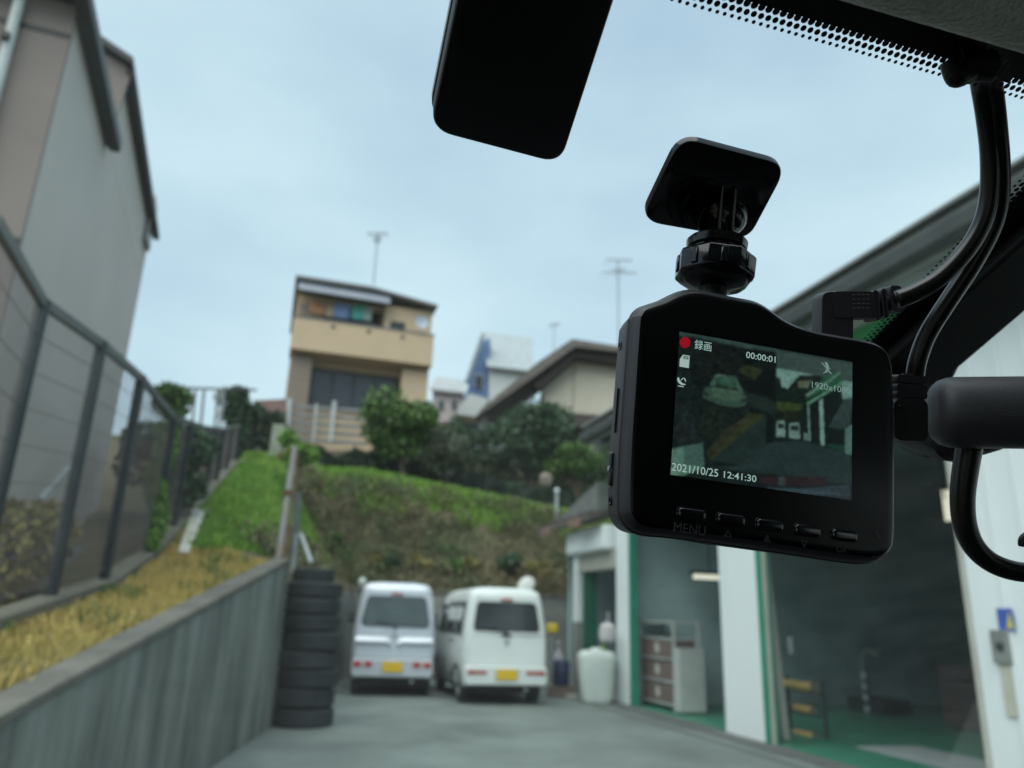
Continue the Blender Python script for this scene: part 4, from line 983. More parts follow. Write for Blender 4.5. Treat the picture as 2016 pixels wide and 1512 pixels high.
# clutter by the lean-to
tkc = G(1174, 1386)
tk = thing('white_tank', (tkc[0], tkc[1], 0), 'big dented white plastic tank standing in front of the lean-to', 'tank')
ringr = []
for (h, a, b) in [(.0, .25, .2), (.03, .29, .23), (.12, .30, .25), (.35, .325, .28), (.55, .345, .3), (.72, .365, .31), (.80, .36, .31), (.86, .31, .28), (.88, .2, .18)]:
    a, b = a * .92, b * .92
    ringr.append([(tkc[0] + a * math.copysign(abs(math.cos(q)) ** .6, math.cos(q)) * (1 + .03 * math.sin(q * 3 + h * 9)), tkc[1] + b * math.copysign(abs(math.sin(q)) ** .6, math.sin(q)), .004 + h) for q in np.linspace(0, 2 * math.pi, 28, endpoint=False)])
obj('shell', MB().rings(ringr), mat('tank_white', (.62, .69, .65), .6, var=.08), tk, smooth=50)
obj('lid', MB().lathe((tkc[0], tkc[1], .88), (0, 0, 1), [(0, .1), (.04, .1), (.05, .05)], 16), white_paint, tk)
def clutter(name, px, py, w, shape, c, lab, cat):
    s_, z_ = gar.hit(px, py, w); p_ = gar.pt(s_, w, z_); t = thing(name, p_, lab, cat)
    m_ = mat('c_' + name, c, .6)
    for nm, mbx in shape(p_): obj(nm, mbx, m_, t, smooth=40)
    return t
clutter('white_bag', 1196, 1240, -.3, lambda p: [('sack', MB().lathe(p - [0, 0, .22], (0, 0, 1), [(0.02, .09), (.05, .14), (.16, .155), (.28, .14), (.33, .08), (.35, .03)], 14)), ('cord', MB().tube([p + [0, 0, .12], p + [.02, .05, .3]], .01, 6))], (.55, .52, .53), 'pinkish white bag hung at the corner of the lean-to', 'bag')
clutter('lime_bottle', 1187, 1288, -.3, lambda p: [('bottle', MB().lathe(p - [0, 0, .1], (0, 0, 1), [(0, .05), (.02, .06), (.14, .06), (.2, .025), (.24, .025)], 12)), ('cap', MB().lathe(p + [0, 0, .14], (0, 0, 1), [(0, .03), (.03, .03)], 10))], (.33, .45, .08), 'lime green bottle standing behind the white tank', 'bottle')
yp = P(1087, 1237, 15.6)
yl = thing('yellow_box', (yp[0], yp[1], yp[2] - .1), 'small yellow case on a stand just right of the white van', 'case')
obj('case', MB().box(yp[0] - .11, yp[0] + .11, yp[1] - .08, yp[1] + .08, yp[2] - .09, yp[2] + .09), mat('case_yellow', (.55, .42, .03), .5), yl, bevel=.03)
obj('stand', MB().tube([(yp[0], yp[1], 0), (yp[0], yp[1], yp[2] - .09)], .03, 8), galv, yl)
bp_ = P(1105, 1330, 15.3)
bb = thing('blue_drum', (bp_[0], bp_[1], 0), 'dark blue drum on the ground between the white van and lean-to', 'drum')
obj('drum_body', MB().lathe((bp_[0], bp_[1], .0), (0, 0, 1), [(0.2, .14), (.23, .15), (.42, .15), (.44, .157), (.46, .15), (.62, .15), (.65, .13)], 18), mat('drum_blue', (.02, .03, .08), .5), bb, smooth=40)
obj('pallet', MB().box(bp_[0] - .25, bp_[0] + .25, bp_[1] - .2, bp_[1] + .2, .01, .19), mat('pallet', (.16, .12, .10), .9), bb)
for i, (px, py, c, lab) in enumerate([(1105, 1372, (.26, .15, .13), 'broken reddish brick lying beside the white van rear wheel'), (1125, 1378, (.34, .34, .31), 'pale rubble block lying left of the white tank'), (1096, 1355, (.20, .13, .11), 'dark red brick nearest the blue drum')]):
    p_ = G(px, py); o_ = obj('brick', MB().box(p_[0] - .1, p_[0] + .1, p_[1] - .06, p_[1] + .06, .004, .10), mat('brick%d' % i, c, .9), bevel=.01); tag(o_, lab, 'brick', 'rubble beside the white van')
gp2 = P(1100, 1275, 15.9)
gs = thing('grey_gas_bottle', (gp2[0], gp2[1], 0), 'pale grey gas bottle standing behind the blue drum', 'gas bottle')
obj('cylinder', MB().lathe((gp2[0], gp2[1], 0), (0, 0, 1), [(0, .12), (.62, .12), (.74, .09), (.8, .04), (.9, .04)], 16), mat('gas_grey', (.40, .41, .46), .5), gs, smooth=40)
obj('valve', MB().lathe((gp2[0], gp2[1], .9), (0, 0, 1), [(0, .06), (.05, .06), (.07, .03)], 10), galv, gs)
# mirror/dish on a pole behind white van
dp = P(1036, 1152, 17.6)
dd = thing('round_mirror', (dp[0], dp[1], 0), 'round white disc on a pole behind the white van roof', 'traffic mirror')
obj('disc', MB().lathe(dp, (-.35, -1, .25), [(-.02, .2), (.0, .215), (.03, .2), (.05, .12), (.06, .02)], 22, .85), mat('disc_white', (.66, .70, .66), .5), dd, smooth=40)
obj('pole', MB().tube([(dp[0] + .05, dp[1] + .05, 0), (dp[0] + .05, dp[1] + .05, dp[2] - .1)], .03, 8), galv, dd)
wl = P(703, 1176, 17.9)
ww = thing('white_lamp', (wl[0], wl[1], 1.93), 'small pale lamp standing on the back wall left of the silver van', 'lamp')
obj('globe', MB().lathe((wl[0], wl[1] + .5, 1.95), (0, 0, 1), [(0, .05), (.06, .09), (.14, .1), (.2, .06), (.22, .02)], 14), mat('lamp_pale', (.5, .56, .5), .4), ww, smooth=40)
obj('foot', MB().box(wl[0] - .06, wl[0] + .06, wl[1] + .44, wl[1] + .56, 1.93, 1.952), galv, ww)

# ================================================================= THE CAR WE SIT IN
CY = math.radians(16.5); RK = math.radians(21.3)
CX = np.array([math.cos(CY), math.sin(CY), 0.])
CFW = np.array([-math.sin(CY), math.cos(CY), 0.])
CD = CFW * math.cos(RK) - np.array([0, 0, math.sin(RK)])      # down along the glass
CN = np.cross(CX, CD)                                          # outward normal
CN = CN if CN[2] > 0 else -CN
hG = (Dp(1400, 400, .235) - CC) @ CN                           # distance eye - glass
def WG(x, y, inn=0.):              # point on the glass plane (moved 'inn' metres inside) under a pixel
    d = ray(x, y); return CC + d * ((hG - inn) / (d @ CN))
def gl(a, b, inn=0.): return CC + CX * a + CD * b + CN * (hG - inn)   # glass coordinates to world
def toG(p): v = p - CC; return v @ CX, v @ CD
carF = Frame((CC + CX * .27)[:2], math.degrees(CY))            # s forward, w right; centre line of the car at w = 0
car = thing('car_cabin', carF.pt(0, 0, .0), 'dark interior of the car the picture is taken from, with its windscreen', 'car')
cb = lambda s0, s1, w0, w1, z0, z1: MB().box(s0, s1, w0, w1, z0, z1, carF)
# windscreen pane
gmat = bpy.data.materials.new('windscreen_glass'); gmat.use_nodes = True; t_ = gmat.node_tree; t_.nodes.clear()
tr_ = t_.nodes.new('ShaderNodeBsdfTransparent'); tr_.inputs[0].default_value = (.90, .955, .94, 1)
gg = t_.nodes.new('ShaderNodeBsdfGlossy'); gg.inputs['Roughness'].default_value = .02
ge_ = t_.nodes.new('ShaderNodeNewGeometry'); dt_ = t_.nodes.new('ShaderNodeVectorMath'); dt_.operation = 'DOT_PRODUCT'
t_.links.new(ge_.outputs['Incoming'], dt_.inputs[0]); t_.links.new(ge_.outputs['Normal'], dt_.inputs[1])
def mth(op, a, b=None):
    n = t_.nodes.new('ShaderNodeMath'); n.operation = op
    for i, v in enumerate((a, b)):
        if v is None: continue
        if isinstance(v, (int, float)): n.inputs[i].default_value = v
        else: t_.links.new(v, n.inputs[i])
    return n.outputs[0]
fr_v = mth('MULTIPLY_ADD', mth('POWER', mth('SUBTRACT', 1.0, mth('ABSOLUTE', dt_.outputs['Value'])), 5.0), .25); fr_v.node.inputs[2].default_value = .015
ms = t_.nodes.new('ShaderNodeMixShader'); ou = t_.nodes.new('ShaderNodeOutputMaterial')
t_.links.new(fr_v, ms.inputs[0]); t_.links.new(tr_.outputs[0], ms.inputs[1]); t_.links.new(gg.outputs[0], ms.inputs[2]); tl_ = t_.nodes.new('ShaderNodeBsdfTranslucent'); tl_.inputs[0].default_value = (.8, .86, .84, 1)
ms2 = t_.nodes.new('ShaderNodeMixShader'); du_n = t_.nodes.new('ShaderNodeTexNoise'); du_n.inputs['Scale'].default_value = 25; du_n.inputs['Detail'].default_value = 8
dtc = t_.nodes.new('ShaderNodeTexCoord'); t_.links.new(dtc.outputs['Object'], du_n.inputs['Vector'])
dmr = t_.nodes.new('ShaderNodeMapRange'); dmr.inputs[1].default_value = .3; dmr.inputs[2].default_value = .7; dmr.inputs[3].default_value = .006; dmr.inputs[4].default_value = .014
t_.links.new(du_n.outputs['Fac'], dmr.inputs[0]); t_.links.new(dmr.outputs[0], ms2.inputs[0]); t_.links.new(ms.outputs[0], ms2.inputs[1]); t_.links.new(tl_.outputs[0], ms2.inputs[2]); t_.links.new(ms2.outputs[0], ou.inputs[0])
A0, A1 = -.50, 1.22                # left/right edge at the top of the glass
pane = MB().add([gl(A0 + .05, .02), gl(A1 - .05, .02), gl(A1 + .22, 1.30), gl(A0 - .12, 1.30)], [(0, 1, 2, 3)])
obj('windshield', pane, gmat, car)
frit = mat('black_frit', (.003, .003, .004), .5)
# solid band + dots, slightly inside the pane
band = MB().prism([gl(A0, .0, .0006), gl(A1, .0, .0006), gl(A1, .0662, .0006), gl(A0, .0662, .0006)], CN * -.0003)
obj('frit_band', band, frit, car)
def disc(mb, a, b, r, inn=.0005, n=12):
    mb.add([gl(a + r * math.cos(2 * math.pi * j / n), b + r * math.sin(2 * math.pi * j / n), inn) for j in range(n)], [tuple(range(n))])
dots = MB(); pitch = .00205
for k in range(-250, 500):
    a = k * pitch
    disc(dots, a, .0668, .00096); disc(dots, a + pitch / 2, .0688, .00080); disc(dots, a, .0706, .00052)
d_ = obj('frit_dots', dots, frit, car); d_['kind'] = 'stuff'
PX0, PX1 = .2115, .2515
obj('mirror_frit', MB().prism([gl(PX0, .066, .0006), gl(PX1 + .0, .066, .0006), gl(PX1, .262, .0006), gl(PX0, .262, .0006)], CN * -.0003), frit, car)
dots = MB()
for k in range(0, 78):
    b = .084 + k * pitch
    disc(dots, PX0 - .0002, b, .00096); disc(dots, PX0 - .0020, b + pitch / 2, .00080); disc(dots, PX0 - .0038, b, .00052)
d_ = obj('frit_dots', dots, frit, car); d_['kind'] = 'stuff'
# headliner with a soft rolled edge
head = mat('headliner_fabric', (.72, .78, .70), .95, var=.1, vscale=60, bump=.6, bscale=700)
q1 = CC + (WG(1655, -8) - CC) * .90; q2 = CC + (WG(2016, 106) - CC) * .90
hb0 = (toG(q1)[1] + toG(q2)[1]) / 2; hin = hG - ((q1 - CC) @ CN + (q2 - CC) @ CN) / 2
hr = .011
prof = [(hb0 - .0 + hr * math.sin(a) - hr, hin - hr + hr * math.cos(a) + hr * 0) for a in np.linspace(0, math.pi, 9)]
hl = []
for aa in (A0 - .05, A1 + .05):
    row = [gl(aa, hb0 - .25, -.03)] + [gl(aa, hb0 - hr + hr * math.sin(q), hin - hr * (1 - math.cos(q)) * 1 + hr) for q in np.linspace(0, math.pi, 12)][::-1]
    row2 = [gl(aa, hb0 - .03, hin + hr + .002), gl(aa, hb0 - .08, hin + hr + .006)]
    hl.append(row)
nrow = len(hl[0]); hm = MB()
rows = []
for aa in np.linspace(A0 - .05, A1 + .05, 40):
    wob = .0012 * math.sin(aa * 31) + .0008 * math.sin(aa * 87)
    arc = [gl(aa, hb0 - hr + hr * math.cos(q), hin + hr * math.sin(q) + wob) for q in np.linspace(-math.pi / 2, math.pi / 2, 12)]
    up = [arc[-1] - CFW * .03 + np.array([0, 0, .010]), arc[-1] - CFW * .12 + np.array([0, 0, .035]), arc[-1] - CFW * .4 + np.array([0, 0, .06]), arc[-1] - CFW * 2.2 + np.array([0, 0, .05])]
    rows.append(arc + up)
n_ = len(rows[0])
hm.add([p for r in rows for p in r], [(i * n_ + j, i * n_ + j + 1, (i + 1) * n_ + j + 1, (i + 1) * n_ + j) for i in range(39) for j in range(n_ - 1)])
obj('headliner', hm, head, car, smooth='all')
# outer roof skin, blocks the light from above
topz = rows[0][-2][2]
fr0 = gl(0, .0, -.004)
sF0 = (fr0 - carF.o) @ carF.s
obj('roof_panel', MB().hexa([carF.pt(*q) for q in [(sF0 - 2.4, -.78, topz + .03), (sF0 + .03, -.78, fr0[2] - .002), (sF0 + .03, .78, fr0[2] - .002), (sF0 - 2.4, .78, topz + .03),
     (sF0 - 2.4, -.78, topz + .06), (sF0 + .02, -.78, fr0[2] + .02), (sF0 + .02, .78, fr0[2] + .02), (sF0 - 2.4, .78, topz + .06)]]), mat('car_paint_dark', (.05, .055, .065), .3), car)
trimc = mat('cabin_trim', (.02, .021, .023), .8)
wl0 = (gl(A0, .02) - carF.o) @ carF.w; wr0 = (gl(A1, .02) - carF.o) @ carF.w
for w_ in (wl0, wr0):
    sg = -1 if w_ < 0 else 1
    a_ = carF.pt(sF0, w_, fr0[2] + .0); gb0 = gl(0, 1.32); sB0 = (gb0 - carF.o) @ carF.s
    b_ = carF.pt(sB0, w_ + sg * (.14 if sg < 0 else .25), gb0[2])
    obj('pillar', MB().bar(a_, b_, .07, .05), trimc, car)
    obj('door', cb(-1.7, sB0 + .1, w_ + sg * .02, w_ + sg * .08, .25, 1.0), trimc, car)
    obj('door_pillar', cb(-.55, -.45, w_ + sg * .02, w_ + sg * .07, 1.001, topz), trimc, car)
    obj('roof_rail', cb(-1.9, sF0, w_ + sg * .0, w_ + sg * .07, topz - .06, topz + .02), trimc, car)
sB0 = (gl(0, 1.30) - carF.o) @ carF.s; zB0 = gl(0, 1.30)[2]
obj('dashboard', MB().hexa([carF.pt(*q) for q in [(.42, wl0, .5), (sB0 + .02, wl0 - .1, .5), (sB0 + .02, wr0 + .1, .5), (.42, wr0, .5), (.46, wl0, .93), (sB0 + .02, wl0 - .1, zB0 - .06), (sB0 + .02, wr0 + .1, zB0 - .06), (.46, wr0, .93)]]), trimc, car, bevel=.03)
obj('bonnet', MB().hexa([carF.pt(*q) for q in [(sB0 + .03, wl0 - .1, .5), (sB0 + 1.0, wl0, .5), (sB0 + 1.0, wr0, .5), (sB0 + .03, wr0 + .1, .5), (sB0 + .03, wl0 - .1, zB0 - .1), (sB0 + 1.0, wl0, zB0 - .35), (sB0 + 1.0, wr0, zB0 - .35), (sB0 + .03, wr0 + .1, zB0 - .1)]]), mat('car_paint_dark', (.05, .055, .065), .3), car, bevel=.05)
obj('floor_pan', cb(-1.9, sB0, wl0, wr0, .22, .26), trimc, car)
obj('rear_panel', cb(-1.98, -1.9, wl0, wr0, .25, topz), trimc, car)
for w_ in (wl0 + .38, wr0 - .38):
    obj('seat', cb(-.75, -.2, w_ - .25, w_ + .25, .4, .62).box(-.95, -.75, w_ - .25, w_ + .25, .4, 1.15, carF), mat('seat_fabric', (.04, .04, .045), .95), car, bevel=.05)

# ----- rear view mirror (bracket, arm, housing)
rm = thing('rear_view_mirror', gl(.27, .2, .02), 'black rear view mirror housing on its bracket at the right edge', 'mirror')
cov = [gl(PX0 + .012, .05, .001), gl(PX1, .05, .001), gl(PX1, .172, .001), gl(PX1 + .010, .192, .001), gl(PX1 + .012, .222, .001), gl(PX1 - .004, .232, .001), gl(PX0 + .006, .225, .001)]
obj('bracket_cover', MB().prism(cov, -CN * .006), mat('bracket_plastic', (.008, .0085, .010), .5), rm, bevel=.0015)
base = Dp(1850, 800, .268)
obj('arm', MB().tube([gl(PX1 - .018, .2, .004), Dp(1835, 830, .285), Dp(1880, 850, .27), Dp(1950, 830, .26)], [.014, .013, .011, .010], 16), blackmat, rm, smooth=True)
obj('bracket_foot', MB().tube([Dp(1790, 850, .31), Dp(1835, 855, .30), Dp(1880, 845, .29)], [.008, .010, .010], 14), blackmat, rm, smooth=True)
m0, m1 = Dp(1835, 812, .232), Dp(2250, 812, .222)
ax = (m1 - m0) / np.linalg.norm(m1 - m0); R0 = .0108
prof = [(0, .004), (.0002, .0072), (.0009, .0086), (.0022, .0098), (.0042, .01055), (.007, R0), (.07, R0 * 1.02)]
house_m = mat('mirror_plastic', (.075, .077, .088), .45, var=.1, bump=.12, bscale=2600)
obj('housing', MB().lathe(m0, ax, prof, 40, 1.0), house_m, rm, smooth=50)
# cable loop below the mirror
lp = [(1908, 880), (1900, 930), (1895, 980), (1899, 1030), (1915, 1072), (1945, 1103), (1985, 1121), (2030, 1127), (2080, 1115), (2100, 1080), (2080, 1060), (2040, 1052), (2016, 1062), (2012, 1076)]
pts = [Dp(x, y, .238 - i * .0004) for i, (x, y) in enumerate(lp)]
def smooth_path(pts, k=5):
    pts = [V(p) for p in pts]; out = []
    for i in range(len(pts) - 1):
        p0, p1, p2, p3 = pts[max(i - 1, 0)], pts[i], pts[i + 1], pts[min(i + 2, len(pts) - 1)]
        for j in range(k):
            t = j / k; out.append(.5 * ((2 * p1) + (p2 - p0) * t + (2 * p0 - 5 * p1 + 4 * p2 - p3) * t * t + (3 * p1 - p0 - 3 * p2 + p3) * t ** 3))
    out.append(pts[-1]); return out
sp_ = smooth_path(pts)
rads = [float(np.interp(i / (len(sp_) - 1), [0, .35, .6, .9, 1], [.0039, .0032, .0029, .0016, .001])) for i in range(len(sp_))]
tag(obj('cable_loop', MB().tube(sp_, rads, 16), mat('cable_rubber', (.010, .0105, .013), .32), smooth='all'), 'thick black cable loop curling below the rear view mirror', 'cable')

# ----- black sensor slab on the glass (top centre)
def rounded(poly, r, n=6):
    """round the corners of a 3D polygon (list of np points); r per corner"""
    out = []; k = len(poly); r = [r] * k if isinstance(r, (int, float)) else r
    for i in range(k):
        p, a, b = poly[i], poly[i - 1], poly[(i + 1) % k]
        u = (a - p) / np.linalg.norm(a - p); v = (b - p) / np.linalg.norm(b - p); ri = r[i]
        for j in range(n + 1):
            t = j / n; out.append((p + u * ri) * (1 - t) ** 2 + p * 2 * t * (1 - t) + (p + v * ri) * t * t)
    return out
def scale_about(poly, k, sh=None):
    c = sum(poly) / len(poly); return [c + (p - c) * k + (sh if sh is not None else 0) for p in poly]
slab_inn = .010
front = [WG(*q, slab_inn) for q in [(890, -190), (1262, -190), (1216, 60), (1110, 330), (850, 262)]]
front = [WG(925, -130, slab_inn), WG(1235, -75, slab_inn), WG(1104, 326, slab_inn), WG(846, 258, slab_inn)]
fr3 = rounded(front, [.004, .009, .006, .006], 8)
st_ = thing('sensor_box', sum(front) / 4, 'flat black rounded sensor box stuck to the windscreen at the top centre', 'sensor')
bev = .0012
obj('case', MB().rings([[p + CN * (slab_inn - .0035) for p in fr3], [p + CN * bev for p in fr3], [p + CN * bev * .3 for p in scale_about(fr3, .988)], scale_about(fr3, .965)]), mat('sensor_black', (.004, .0045, .006), .42, var=.05), st_, smooth=50)
obj('mounting_pad', MB().rings([[p + CN * (slab_inn - .0008) for p in scale_about(fr3, .985, -CX * .0006)], [p + CN * (slab_inn - .0034) for p in scale_about(fr3, .985, -CX * .0006)]]), mat('pad_grey', (.30, .33, .33), .6), st_)

# ----- dash camera
dr = np.array([.979, .195, -.066]); du = np.array([.078, -.057, .995])
dr /= np.linalg.norm(dr); du -= dr * (du @ dr); du /= np.linalg.norm(du); dn = np.cross(dr, du)    # dn towards the viewer
if dn[1] > 0: dn = -dn
dc = CC + CR * .071 - CU * .009 + CF * .214
def dq(x, y, back=0.):             # pixel -> point on the plane of the screen (moved back by 'back')
    d = ray(x, y); o = dc - dn * back; return CC + d * (((o - CC) @ dn) / (d @ dn))
def dl(x, y, back=0.): p = dq(x, y, back) - dc; return p @ dr, p @ du
def dw_(a, b, n=0.): return dc + dr * a + du * b + dn * n
dash = thing('dash_camera', dw_(0, -.025, -.01), 'black dash camera with a lit screen hanging below its windscreen mount', 'dash camera')
zo = [(185, 245), (196, 195), (222, 158), (270, 138), (330, 118), (390, 88), (450, 66), (520, 66), (610, 84), (700, 103), (780, 118), (830, 138), (880, 170), (940, 213), (1010, 247), (1100, 275), (1200, 294), (1310, 313),
      (1400, 335), (1458, 372), (1488, 430), (1500, 520), (1506, 800), (1508, 1100), (1506, 1330), (1488, 1395), (1445, 1436), (1380, 1450), (1250, 1440), (1000, 1402), (700, 1358), (400, 1318),
      (260, 1305), (190, 1280), (150, 1230), (134, 1160), (140, 900), (160, 600)]
outl = [dl(1180 + x / 2.563, 540 + y / 2.563) for x, y in zo]
def smooth2(pts, k=4):
    n = len(pts); out = []; P_ = [np.array(p) for p in pts]
    for i in range(n):
        p0, p1, p2, p3 = P_[i - 1], P_[i], P_[(i + 1) % n], P_[(i + 2) % n]
        for j in range(k):
            t = j / k; out.append(.5 * ((2 * p1) + (p2 - p0) * t + (2 * p0 - 5 * p1 + 4 * p2 - p3) * t * t + (3 * p1 - p0 - 3 * p2 + p3) * t ** 3))
    return out
so = smooth2(outl)
def inset(poly, d):
    n = len(poly); out = []; c = sum(poly) / n
    area = sum(poly[i][0] * poly[(i + 1) % n][1] - poly[(i + 1) % n][0] * poly[i][1] for i in range(n)); sg = 1 if area > 0 else -1
    for i in range(n):
        t = poly[(i + 2) % n] - poly[i - 2]; t = t / np.linalg.norm(t); nn = np.array([-t[1], t[0]]) * sg
        out.append(poly[i] + nn * d)
    return out
def lay(poly, n_): return [dw_(p[0], p[1], n_) for p in poly]
T = .0175
obj('shell', MB().rings([lay(inset(so, .0030), -T), lay(inset(so, .0010), -T + .0008), lay(inset(so, .0002), -T + .0022), lay(inset(so, -.0002), -.0075), lay(inset(so, -.0002), -.0066), lay(inset(so, -.0007), -.0062), lay(inset(so, -.0007), -.0050), lay(inset(so, -.0003), -.0047), lay(inset(so, -.0003), -.0032), lay(inset(so, .0004), -.0014), lay(inset(so, .0014), -.0004)], cap1=False), bodyplas, dash, smooth=30)
obj('face_panel', MB().rings([lay(inset(so, .0014), -.0004), lay(inset(so, .0022), -.0001), lay(inset(so, .0034), 0.)], cap0=False), mat('face_black', (.0025, .003, .004), .22, var=.05, spec=.35), dash, smooth=60)
# screen: painted video picture on a fine grid (what the display shows)
SWp = .054; SHp = .0405; NXg, NYg = 236, 177
def sz(x, y): a, b = dl(1290 + x / 4.086, 630 + y / 4.086); return (a + SWp / 2) / SWp, (b + SHp / 2) / SHp
uu, vv = np.meshgrid(np.linspace(0, 1, NXg), np.linspace(0, 1, NYg))
img = np.zeros((NYg, NXg, 3)) + np.array(srgb(14, 27, 26))
def inpoly(poly):
    x, y = uu, vv; c = np.zeros_like(x, bool); n = len(poly)
    for i in range(n):
        (x1, y1), (x2, y2) = poly[i], poly[(i + 1) % n]
        if y1 == y2: continue
        c ^= ((y1 > y) != (y2 > y)) & (x < (x2 - x1) * (y - y1) / (y2 - y1) + x1)
    return c
def tex(n, seed):
    r = np.random.RandomState(seed); a = r.rand(n + 2, n + 2); X = uu * n; Y_ = vv * n; xi = X.astype(int); yi = Y_.astype(int); fx_ = X - xi; fy_ = Y_ - yi
    return (a[yi, xi] * (1 - fx_) + a[yi, xi + 1] * fx_) * (1 - fy_) + (a[yi + 1, xi] * (1 - fx_) + a[yi + 1, xi + 1] * fx_) * fy_
def paint(pts, c, var=.0, n=40, seed=1):
    m_ = inpoly([sz(*p) for p in pts]); cc = np.array(srgb(*c))
    img[m_] = cc * (1 + var * (tex(n, seed)[m_] - .5) * 2)[:, None]
paint([(180, 90), (1600, 340), (1600, 700), (1230, 700), (960, 690), (960, 1500), (120, 1270)], (17, 28, 27), .8, 50, 2)
paint([(180, 90), (980, 235), (975, 260), (730, 230), (520, 185), (320, 140), (190, 130)], (50, 72, 68), .3)
paint([(300, 170), (520, 195), (960, 270), (965, 700), (480, 650), (290, 500)], (14, 20, 20), .9, 60, 3)
paint([(700, 360), (870, 400), (800, 480), (660, 420)], (44, 48, 28), .6, 60, 4)
paint([(972, 240), (1590, 350), (1590, 505), (1240, 440), (972, 392)], (58, 76, 74), .08)
paint([(972, 392), (1270, 440), (1130, 470), (1060, 555), (1010, 540), (1000, 470), (972, 460)], (112, 148, 142), .1)
paint([(1150, 445), (1310, 450), (1200, 560), (1090, 560)], (28, 34, 33), .4)
paint([(1140, 495), (1250, 490), (1225, 550), (1150, 545)], (96, 100, 80), .1)
paint([(970, 560), (1230, 560), (1200, 690), (970, 660)], (14, 32, 24), .5, 60, 5)
paint([(970, 655), (1170, 680), (1180, 720), (1080, 745), (970, 720)], (52, 66, 26), .4, 60, 6)
paint([(970, 730), (1170, 740), (1160, 860), (970, 850)], (26, 30, 22), .6, 60, 7)
# car in the mirror image
paint([(480, 440), (640, 455), (700, 570), (430, 530)], (62, 92, 82), .15)
paint([(490, 465), (630, 475), (665, 565), (460, 530)], (48, 86, 70), .35, 50, 8)
paint([(400, 540), (560, 560), (700, 575), (740, 640), (715, 700), (640, 712), (500, 690), (375, 640), (380, 580)], (52, 78, 66), .15)
paint([(450, 540), (690, 575), (700, 640), (620, 660), (450, 620)], (66, 94, 78), .1)
paint([(365, 640), (500, 690), (480, 760), (380, 700)], (20, 26, 26), .5)
paint([(690, 700), (760, 700), (740, 780), (690, 760)], (24, 30, 30), .5)
paint([(715, 575), (962, 660), (962, 760), (760, 700)], (30, 42, 40), .15)
paint([(740, 560), (962, 640), (962, 400), (860, 420)], (10, 13, 14), .3)
# grass strip and wall
paint([(760, 750), (885, 765), (440, 1130), (400, 1070), (560, 880)], (52, 54, 30), .4, 60, 9)
paint([(560, 880), (690, 830), (440, 1120), (400, 1070)], (44, 46, 30), .4, 60, 10)
paint([(885, 765), (885, 1005), (690, 1170), (440, 1130)], (28, 44, 43), .25, 30, 11)
paint([(890, 780), (945, 790), (940, 1005), (888, 1000)], (10, 15, 17), .3)
# road
paint([(945, 985), (1170, 970), (1560, 1080), (1590, 1330), (1050, 1250), (420, 1190), (690, 1170), (885, 1005)], (33, 50, 52), .12, 30, 12)
paint([(470, 455), (500, 440), (640, 455), (645, 462), (500, 450), (478, 465)], (84, 110, 98), 0)
paint([(500, 500), (530, 545), (560, 530), (600, 552), (640, 540), (660, 565), (470, 535)], (22, 36, 32), .3)
paint([(385, 575), (430, 600), (425, 622), (382, 600)], (26, 36, 34), .2)
paint([(690, 640), (735, 630), (738, 650), (695, 662)], (26, 36, 34), .2)
paint([(375, 625), (500, 680), (640, 705), (735, 690), (720, 712), (620, 722), (490, 700), (378, 648)], (16, 22, 22), .3)
paint([(430, 690), (540, 710), (550, 900), (420, 960), (330, 900)], (24, 32, 24), .9, 90, 21)
paint([(560, 700), (680, 720), (700, 800), (560, 880)], (20, 27, 24), .8, 90, 22)
for _q in range(26):
    _x = 300 + (_q * 37) % 330; _y = 260 + (_q * 53) % 220
    paint([(_x, _y), (_x + 70, _y + 5), (_x + 70, _y + 10), (_x, _y + 5)], (32, 40, 38), .3)
# vans
for (x0, x1, y0, y1) in ((968, 1042, 812, 945), (1070, 1160, 828, 958)):
    paint([(x0, y1 - 8), (x0 + 6, y0 + 4), (x1 - 8, y0), (x1, y1)], (112, 140, 136), .08)
    paint([(x0 + 12, y0 + 62), (x0 + 16, y0 + 22), (x1 - 14, y0 + 22), (x1 - 10, y0 + 66)], (24, 38, 40), .2)
    paint([(x0 + 4, y1), (x1, y1 + 2), (x1 - 4, y1 + 14), (x0 + 6, y1 + 12)], (10, 15, 17), 0)
# garage
paint([(1210, 640), (1490, 510), (1490, 490), (1480, 410), (1340, 470), (1215, 600)], (28, 88, 62), .15)
paint([(1205, 600), (1400, 480), (1480, 410), (1485, 425), (1400, 500), (1215, 620)], (96, 128, 120), .1)
paint([(1215, 665), (1490, 505), (1492, 520), (1218, 690)], (84, 140, 110), .1)
paint([(1218, 690), (1490, 525), (1500, 870), (1520, 1060), (1360, 1010), (1220, 960)], (12, 24, 25), .4, 40, 13)
paint([(1218, 690), (1232, 684), (1245, 975), (1228, 972)], (100, 132, 128), .1)
paint([(1312, 650), (1342, 636), (1358, 1015), (1325, 1010)], (118, 152, 148), .08)
paint([(1490, 490), (1585, 500), (1580, 640), (1500, 640)], (104, 140, 136), .1)
paint([(1510, 640), (1585, 625), (1560, 860), (1490, 880), (1390, 860)], (44, 62, 62), .3, 40, 14)
paint([(1520, 880), (1580, 840), (1575, 1090), (1518, 1070)], (78, 112, 110), .1)
paint([(1190, 910), (1220, 912), (1218, 970), (1190, 965)], (96, 122, 120), .1)
paint([(1365, 1000), (1520, 1010), (1520, 1065), (1370, 1015)], (20, 62, 50), .2)
